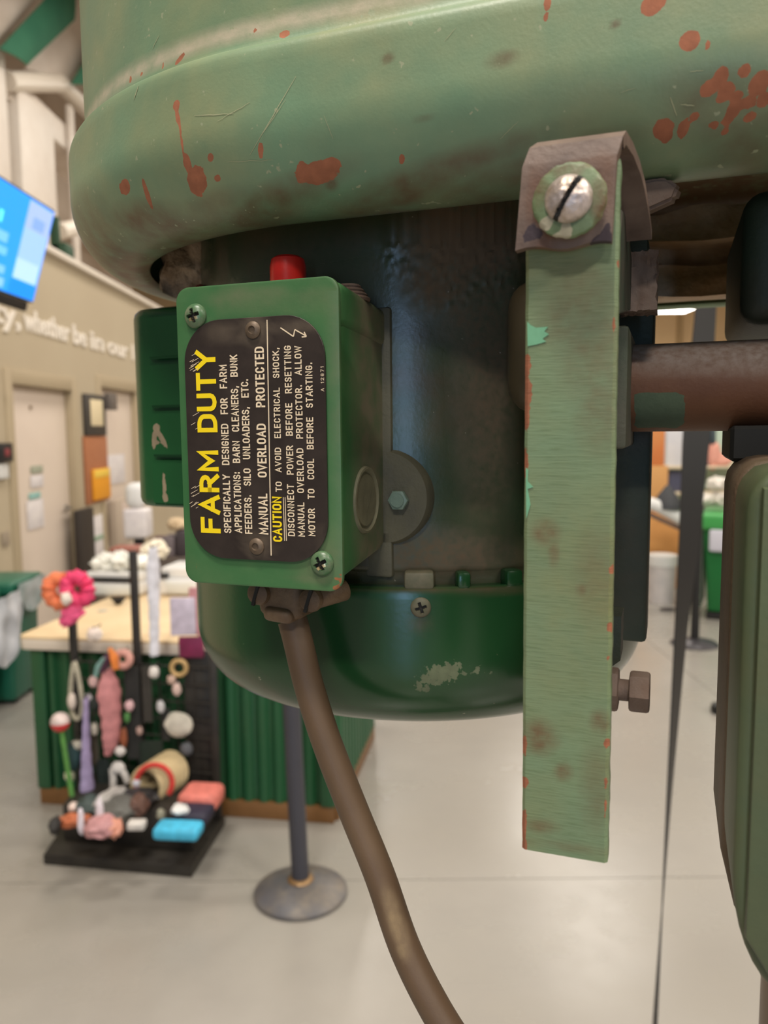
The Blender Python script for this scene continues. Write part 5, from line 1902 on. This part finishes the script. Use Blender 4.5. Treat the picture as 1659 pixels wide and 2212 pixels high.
# coil of cream bangles and a red horseshoe band on a peg
p = at(358, 1668, 0.0)
hook(358, 1640)
Mr = Matrix.Rotation(R_(-22), 4, 'Z') @ Matrix.Rotation(R_(84), 4, 'X')
for k in range(7):
    bm = bm_new()
    ring(bm, p + Vector((pxm(12 - 6 * k), -0.016 * k - 0.0, -pxm(2 * k - 4))), pxm(36), pxm(6.5), Mr, 44, 10)
    O('cream_bangle', bm, cm((206, 186, 144)), label=('front', 'second', 'third', 'fourth', 'fifth', 'sixth', 'rearmost')[k] + ' cream fabric bangle on the peg, counting from the red headband', cat='bangle', group='stack of cream bangles')
bm = bm_new()
q = at(333, 1692, 0.15)
ring(bm, q, pxm(36), pxm(5.5), Matrix.Rotation(R_(80), 4, 'X'), 40, 10, 0, R_(-35), R_(212))
O('red_headband', bm, cm((206, 58, 50)), label='red open headband in front of the cream bangles', cat='headband', group=GP)
# red and white ball on a green stick, standing on the tray
foot = rk(0.10, 0.42, TZ)
q = ony(130, 1560, foot.y + 0.0)
t = T('ball_wand', 'red and white ball on a thin green stick at the rack left', 'wand', foot)
bm = bm_new()
tube(bm, [foot, q], 0.010, 10)
O('stick', bm, cm((92, 150, 72)), t)
bm = bm_new()
lathe(bm, [(pxm(19) * math.sin(R_(180 * k / 16)), -pxm(20) * math.cos(R_(180 * k / 16))) for k in range(0, 9)], 28, Matrix.Translation(q))
O('ball_lower', bm, cm((214, 66, 66), 0.4), t, label='red lower half')
bm = bm_new()
lathe(bm, [(pxm(19) * math.sin(R_(180 * k / 16)), -pxm(20) * math.cos(R_(180 * k / 16))) for k in range(8, 17)], 28, Matrix.Translation(q))
O('ball_upper', bm, cm((226, 208, 204), 0.4), t, label='white upper half')
for n_, (x0, y0, x1, y1, col, lab) in enumerate((  # dark cards added to put shade into the rack's gaps
        (276, 1440, 300, 1640, (40, 40, 38), 'tall narrow black filler card behind the pink-white charm'),
        (304, 1600, 352, 1700, (30, 44, 34), 'dark green filler card left of the cream bangles'),
        (212, 1640, 236, 1716, (28, 40, 38), 'dark filler card left of the white soft toy'),
        (310, 1440, 326, 1560, (60, 56, 50), 'narrow taupe-black filler card left of the white pom-pom'),
        (352, 1530, 366, 1600, (48, 48, 46), 'small black filler card left of the white pouch'),
        (196, 1585, 212, 1650, (86, 78, 66), 'brown-grey filler card right of the lilac tube'))):
    a, b = at(x0, y1, -0.015), at(x1, y0, -0.015)
    bm = bm_new()
    rbox(bm, (a.x, a.y - 0.004, a.z), (b.x, a.y + 0.002, b.z), 0.002, 1)
    O('filler_card', bm, cm(col), label=lab, cat='card', group=GP)
# packages at the right of the rack, hanging in front of the counter top
for x0, y0, x1, y1, dy, col, lab in ((370, 1290, 422, 1372, 0.02, (206, 196, 214), 'clear package with a lavender insert hanging at the right of the worktop'),
                                    (412, 1268, 440, 1372, 0.0, (206, 146, 150), 'salmon pink package behind the lavender one'),
                                    (388, 1374, 440, 1420, 0.01, (120, 30, 72), 'magenta pouch hanging below the lavender package')):
    a, b = at(x0, y1, dy), at(x1, y0, dy)
    bm = bm_new()
    rbox(bm, (a.x, a.y - 0.012, a.z), (b.x, a.y + 0.004, b.z), 0.006, 2)
    for v in bm.verts:
        v.co.y += 0.008 * noise.noise(v.co * 14)
    O('package', bm, cm(col, 0.45), label=lab, cat='package', group=GP)
    p = at((x0 + x1) / 2, y0 - 4, dy)
p = rk(0.90, 0.92, 0.04)
a = at(428, 1268)
bm = bm_new()
rbox(bm, (a.x - 0.008, ybk - 0.04, 0.05), (a.x + 0.008, ybk - 0.024, a.z + 0.02), 0.002)
O('upright', bm, m_rack, RK)

# things lying on the tray
TZ0 = TZ


def tray(px, py):
    return onz(px, py, TZ0 + 0.005)


GT = 'goods lying on the rack tray'


def lie(name, px, py, rx, ry, h, col, lab, cat, rot=0, kind='box', dz=0.0, rough=0.6):
    c = tray(px, py) + Vector((0, 0, dz))
    d = (c - CAM).dot(fw)
    sx = rx * d / F
    bm = bm_new()
    M = Matrix.Translation(c) @ Matrix.Rotation(R_(rot), 4, 'Z')
    if kind == 'box':
        rbox(bm, (-sx, -ry, 0), (sx, ry, h), min(h, sx, ry) * 0.35, 3, M)
    else:
        blob(bm, c + Vector((0, 0, h * 0.5)), (sx, ry, h * 0.55), 0.3, 1.5, 3, int(px), Matrix.Rotation(R_(rot), 4, 'Z'))
    return O(name, bm, cm(col, rough), label=lab, cat=cat, group=GT)


lie('cyan_pouch', 386, 1806, 50, 0.045, 0.045, (70, 186, 226), 'bright cyan padded case on the front right of the tray', 'case', -6)
lie('paper_tag', 390, 1782, 18, 0.03, 0.03, (230, 230, 228), 'white tag lying on the cyan padded case', 'tag', 10, 'blob', 0.045)
lie('coral_case', 436, 1742, 42, 0.07, 0.075, (226, 128, 116), 'coral case standing at the back right of the tray', 'case', -8)
lie('black_pouch', 418, 1772, 40, 0.055, 0.05, (44, 40, 60), 'dark navy pouch in front of the coral case', 'pouch', -8, dz=0.0)
lie('pink_pouch', 222, 1806, 36, 0.05, 0.07, (198, 146, 148), 'pink glittery pouch at the front left of the tray', 'pouch', 4, 'blob')
lie('rose_gold_case', 248, 1806, 18, 0.035, 0.06, (212, 146, 124), 'rose gold case beside the pink glittery pouch', 'case', 0, 'blob', 0.0, 0.3)
lie('orange_clip', 160, 1784, 34, 0.03, 0.045, (186, 104, 66), 'orange and cream claw clip at the left of the tray', 'clip', 12, 'blob')
lie('cream_patch', 160, 1770, 10, 0.02, 0.03, (226, 206, 196), 'cream bow on the orange claw clip', 'bow', 0, 'blob', 0.035)
lie('white_clip', 296, 1790, 19, 0.022, 0.03, (214, 210, 204), 'white clip in the middle of the tray front', 'clip', 0)
lie('grey_scarf', 262, 1765, 42, 0.08, 0.07, (98, 98, 94), 'grey knitted bundle in the middle of the tray', 'bundle', 20, 'blob')
lie('silver_brush', 238, 1752, 15, 0.09, 0.08, (176, 172, 168), 'pale grey brush leaning on the grey bundle', 'brush', -30, 'blob')
lie('brown_clip', 300, 1762, 20, 0.05, 0.08, (104, 76, 66), 'brown tortoise clip behind the white clip', 'clip', 0, 'blob')
lie('black_headband', 298, 1738, 40, 0.06, 0.06, (52, 52, 54), 'black glossy headband at the back of the tray', 'headband', 0, 'blob', 0.0, 0.25)
lie('dark_teal_bundle', 196, 1762, 34, 0.06, 0.07, (58, 72, 70), 'dark teal bundle under the lilac tube', 'bundle', 0, 'blob')
lie('white_jewel', 176, 1800, 7, 0.014, 0.09, (232, 224, 234), 'white jewel clip left of the pink pouch', 'jewel', 0, 'blob')
lie('white_jewel', 217, 1792, 8, 0.014, 0.10, (236, 228, 236), 'white jewel clip on the top edge of the pink pouch', 'jewel', 0, 'blob', 0.02)
lie('black_puff', 120, 1800, 12, 0.03, 0.06, (40, 38, 36), 'black puff at the left corner of the tray', 'puff', 0, 'blob')
lie('silver_bead', 296, 1728, 8, 0.015, 0.03, (204, 204, 214), 'silver bead on the black headband', 'bead', 0, 'blob', 0.055)
lie('pale_bead', 348, 1770, 9, 0.015, 0.04, (150, 148, 130), 'pale olive bead left of the dark navy pouch', 'bead', 0, 'blob')

# ------------------------------------------------------------------ things in the distance at the right
m_card = mat('cardboard', (206, 148, 84), 0.75, vcol=(196, 136, 74), vscale=6)
m_white_fab = mat('white_bags', (228, 222, 212), 0.5, vcol=(204, 196, 186), vscale=10)


def ybox(name, px0, px1, py0, py1, y, dep, m, lab, cat, z0=None, group=None, bev=0.01):
    pm_ = (py0 + py1) / 2
    a, b = ony(px0, pm_, y), ony(px1, pm_, y)
    zt = ony((px0 + px1) / 2, py0, y).z
    zb_ = ony((px0 + px1) / 2, py1, y).z if z0 is None else z0
    bm = bm_new()
    rbox(bm, (a.x, y, zb_), (b.x, y + dep, zt), bev, 2)
    return O(name, bm, m, label=lab, cat=cat, group=group)


zc = ony(1420, 1110, 8.0).z
ybox('cardboard_box', 1380, 1466, 1110, 1290, 8.0, 0.5, m_card, 'tan cardboard box on the floor behind the white tub', 'box', 0.0)
ybox('cardboard_box', 1384, 1443, 1006, 1110, 8.05, 0.4, mat('cardboard_pale', (214, 160, 100), 0.75), 'tan cardboard box stacked under the orange one', 'box', zc)
zc2 = ony(1420, 1006, 8.05).z
ybox('cardboard_box', 1384, 1437, 905, 1006, 8.06, 0.38, mat('orange_card_box', (214, 142, 82), 0.7, vcol=(226, 132, 74), vscale=3), 'orange-brown cardboard box at the top of the stack', 'box', zc2 + 0.002)
# shelf unit of white goods behind
SHY = 9.4
a, b = ony(1437, 1000, SHY), ony(1640, 1000, SHY)
t = T('shelf_unit', 'pale shelf unit of white and green goods seen under the pipe', 'shelf', ((a.x + b.x) / 2, SHY, 0))
bm = bm_new()
zs = ony(1500, 905, SHY).z
rbox(bm, (a.x - 0.4, SHY + 0.35, 0), (b.x + 0.6, SHY + 0.42, zs + 0.4), 0.01)
O('back_panel', bm, mat('pale_green_panel', (178, 206, 186), 0.6, vcol=(200, 214, 200), vscale=2), t)
for pyv in (1006, 1062, 1180):
    zz = ony(1500, pyv, SHY).z
    bm = bm_new()
    rbox(bm, (a.x - 0.4, SHY - 0.1, zz - 0.03), (b.x + 0.6, SHY + 0.34, zz), 0.005)
    O('shelf_board', bm, mat('cream_shelf', (226, 212, 184), 0.6), t)
for p_ in (a.x - 0.38, b.x + 0.55):
    bm = bm_new()
    rbox(bm, (p_ - 0.02, SHY - 0.1, 0), (p_ + 0.02, SHY + 0.34, zs + 0.4), 0.005)
    O('side_frame', bm, m_whitep, t)
z6, z62 = ony(1500, 1006, SHY).z, ony(1500, 1062, SHY).z
ybox('white_carton', 1440, 1476, 912, 1004, SHY + 0.02, 0.25, mat('pale_carton', (222, 222, 226), 0.6, vcol=(206, 210, 220), vscale=6), 'tall white carton on the upper shelf left of the black strap', 'carton', z6)
ybox('navy_box', 1445, 1478, 1018, 1060, SHY + 0.02, 0.2, mat('navy_card', (82, 86, 112), 0.6), 'navy and white box on the lower shelf', 'box', z62)
ybox('white_carton', 1527, 1531, 900, 1000, SHY - 0.06, 0.2, mat('blue_spine', (150, 160, 190), 0.6), 'thin pale blue folder right of the black strap', 'folder', z6)
a = ony(1540, 985, SHY)
bm = bm_new()
blob(bm, (a.x, SHY + 0.0, z6 + 0.12), (0.09, 0.09, 0.17), 0.25, 1.2, 3, 19)
blob(bm, (a.x + 0.1, SHY + 0.0, z6 + 0.06), (0.12, 0.09, 0.08), 0.3, 1.2, 3, 23)
O('pink_toy', bm, mat('salmon_plush', (232, 168, 150), 0.8), label='salmon pink plush on the upper shelf right of the black strap', cat='plush')
a = ony(1538, 945, SHY)
bm = bm_new()
rbox(bm, (a.x - 0.03, SHY - 0.05, z6 + 0.26), (a.x + 0.03, SHY + 0.02, z6 + 0.5), 0.01)
rbox(bm, (a.x - 0.01, SHY - 0.05, z6), (a.x + 0.01, SHY - 0.03, z6 + 0.3), 0.003)
O('dark_bottle', bm, mat('dark_slate', (70, 84, 90), 0.5), label='dark slate bottle rising behind the salmon plush', cat='bottle')
# bright green bin with white bags
gb = onz(1508, 1338)
gw = ony(1640, 1240, gb.y).x - ony(1506, 1240, gb.y).x
gz = ony(1550, 1104, gb.y).z
t = T('bright_green_bin', 'bright green bin with white bags piled on top at the right', 'bin', (gb.x + gw / 2, gb.y + 0.3, 0), R_(-28))
M = Matrix.Translation((gb.x + 0.02, gb.y, 0)) @ Matrix.Rotation(R_(-26), 4, 'Z')
bm = bm_new()
rbox(bm, (0.0, 0.0, 0.06), (0.66, 0.62, gz - 0.16), 0.03, 3, M, taper=0.86)
O('body', bm, mat('bright_bin_green', (18, 104, 48), 0.4), t)
bm = bm_new()
rbox(bm, (-0.03, -0.03, gz - 0.16), (0.69, 0.65, gz - 0.02), 0.03, 3, M)
O('rim', bm, mat('rim_bright_green', (66, 158, 80), 0.4), t)
bm = bm_new()
rbox(bm, (-0.035, 0.0, 0.08), (-0.004, 0.6, gz - 0.18), 0.012, 2, M)
O('side_panel', bm, mat('pale_sage_panel', (158, 178, 158), 0.45), t)
bm = bm_new()
rbox(bm, (0.05, -0.045, gz - 0.34), (0.62, -0.012, gz - 0.15), 0.02, 3, M)
O('label_plate', bm, mat('pale_lilac_plate', (206, 206, 218), 0.5), t)
bm = bm_new()
rbox(bm, (0.04, 0.04, 0.0), (0.62, 0.58, 0.06), 0.01, 2, M)
O('wheel_frame', bm, m_black, t)
bm = bm_new()
rbox(bm, (0.2, -0.035, gz - 0.02), (0.69, 0.4, gz + 0.035), 0.01, 2, M)
O('bag_frame', bm, mat('taupe_frame', (170, 150, 144), 0.5), t)
for k, (q, rr_) in enumerate((((1524, 1085), 0.075), ((1553, 1080), 0.085), ((1586, 1078), 0.09), ((1548, 1045), 0.085))):
    p = ony(q[0], q[1], gb.y + 0.24)
    bm = bm_new()
    blob(bm, (p.x, p.y, max(p.z, gz + 0.08)), (rr_, rr_, rr_ * 0.72), 0.35, 1.4, 3, 60 + k)
    O('white_bag', bm, m_white_fab, label=('small white bag at the left of the pile on the bright green bin', 'large white bag in the middle of the pile on the bright green bin',
                                         'white bag at the right of the pile on the bright green bin', 'upper white bag of the pile on the bright green bin')[k], cat='bag', group='white bags on the green bin')
# tub, red post, tray, brush
tb = onz(1428, 1300)
t = T('white_tub', 'white plastic tub with a lid on the floor before the cardboard box', 'tub', tb)
rw = (ony(1458, 1250, tb.y).x - ony(1398, 1250, tb.y).x) / 2
zt = ony(1428, 1198, tb.y).z
bm = bm_new()
lathe(bm, [(0, 0.0), (rw * 0.88, 0.0), (rw * 0.98, zt * 0.78), (0, zt * 0.78)], 40, Matrix.Translation(tb))
O('body', bm, mat('tub_white', (206, 200, 198), 0.45, vcol=(190, 186, 186), vscale=9), t)
bm = bm_new()
lathe(bm, [(0, zt * 0.78), (rw * 1.02, zt * 0.78), (rw * 1.06, zt * 0.84), (rw * 1.02, zt), (0, zt)], 40, Matrix.Translation(tb))
O('lid', bm, m_whitep, t)
p = onz(1461, 1262)
zt = ony(1461, 1128, p.y).z
bm = bm_new()
rbox(bm, (p.x - 0.035, p.y - 0.02, 0.0), (p.x + 0.035, p.y + 0.02, zt), 0.006)
O('red_post', bm, mat('red_paint', (206, 48, 66), 0.45), label='narrow red upright panel beside the white tub', cat='panel')
TY = 7.0
a, b = ony(1380, 1084, TY), ony(1476, 1124, TY)
t = T('white_tray', 'white tilted tray on a thin leg in front of the cardboard boxes', 'tray', ((a.x + b.x) / 2, TY, 0))
dirv = b - a
bm = bm_new()
pts = smooth_path([a, a.lerp(b, 0.4) + Vector((0, 0, 0.03)), b], 12)
tube(bm, pts, 0.058, 12, False, 0, 1.0)
O('rolled_edge', bm, m_whitep, t)
bm = bm_new()
M = Matrix.Translation(a)
tube(bm, [a + Vector((0.02, 0.02, -0.075)), b + Vector((-0.02, 0.02, -0.075))], 0.02, 8)
O('under_rail', bm, mat('brown_rail', (112, 92, 84), 0.5), t)
bm = bm_new()
lx = a.x - 0.02
tube(bm, [(lx, TY + 0.05, 0.0), (lx, TY + 0.05, a.z - 0.06)], 0.02, 10)
O('leg', bm, m_blackmetal, t)
p = ony(1445, 1092, TY + 0.0)
bm = bm_new()
lathe(bm, [(0, 0), (0.13, 0), (0.125, 0.05), (0.075, 0.13), (0.03, 0.19), (0.012, 0.21), (0, 0.21)], 32, Matrix.Translation((p.x, TY + 0.04, p.z - 0.03)))
O('black_cone', bm, mat('slate_black', (52, 54, 58), 0.6), label='black rounded cone resting on the white tray', cat='cone')
p = onz(1418, 1300) + Vector((-0.02, -0.35, 0))
bm = bm_new()
blob(bm, p + Vector((0, 0, 0.012)), (0.07, 0.05, 0.012), 0.2, 1, 3, 2)
O('dark_cloth', bm, mat('dark_grey_cloth', (70, 64, 64), 0.8), label='small dark rag on the floor before the white tub', cat='rag')
p = onz(1556, 1540)
bm = bm_new()
lathe(bm, [(0, 0), (0.05, 0), (0.055, 0.02), (0.05, 0.05), (0, 0.055)], 24, Matrix.Translation(p))
O('floor_knob', bm, m_black, label='small black knob on the floor beside the head cover', cat='knob')
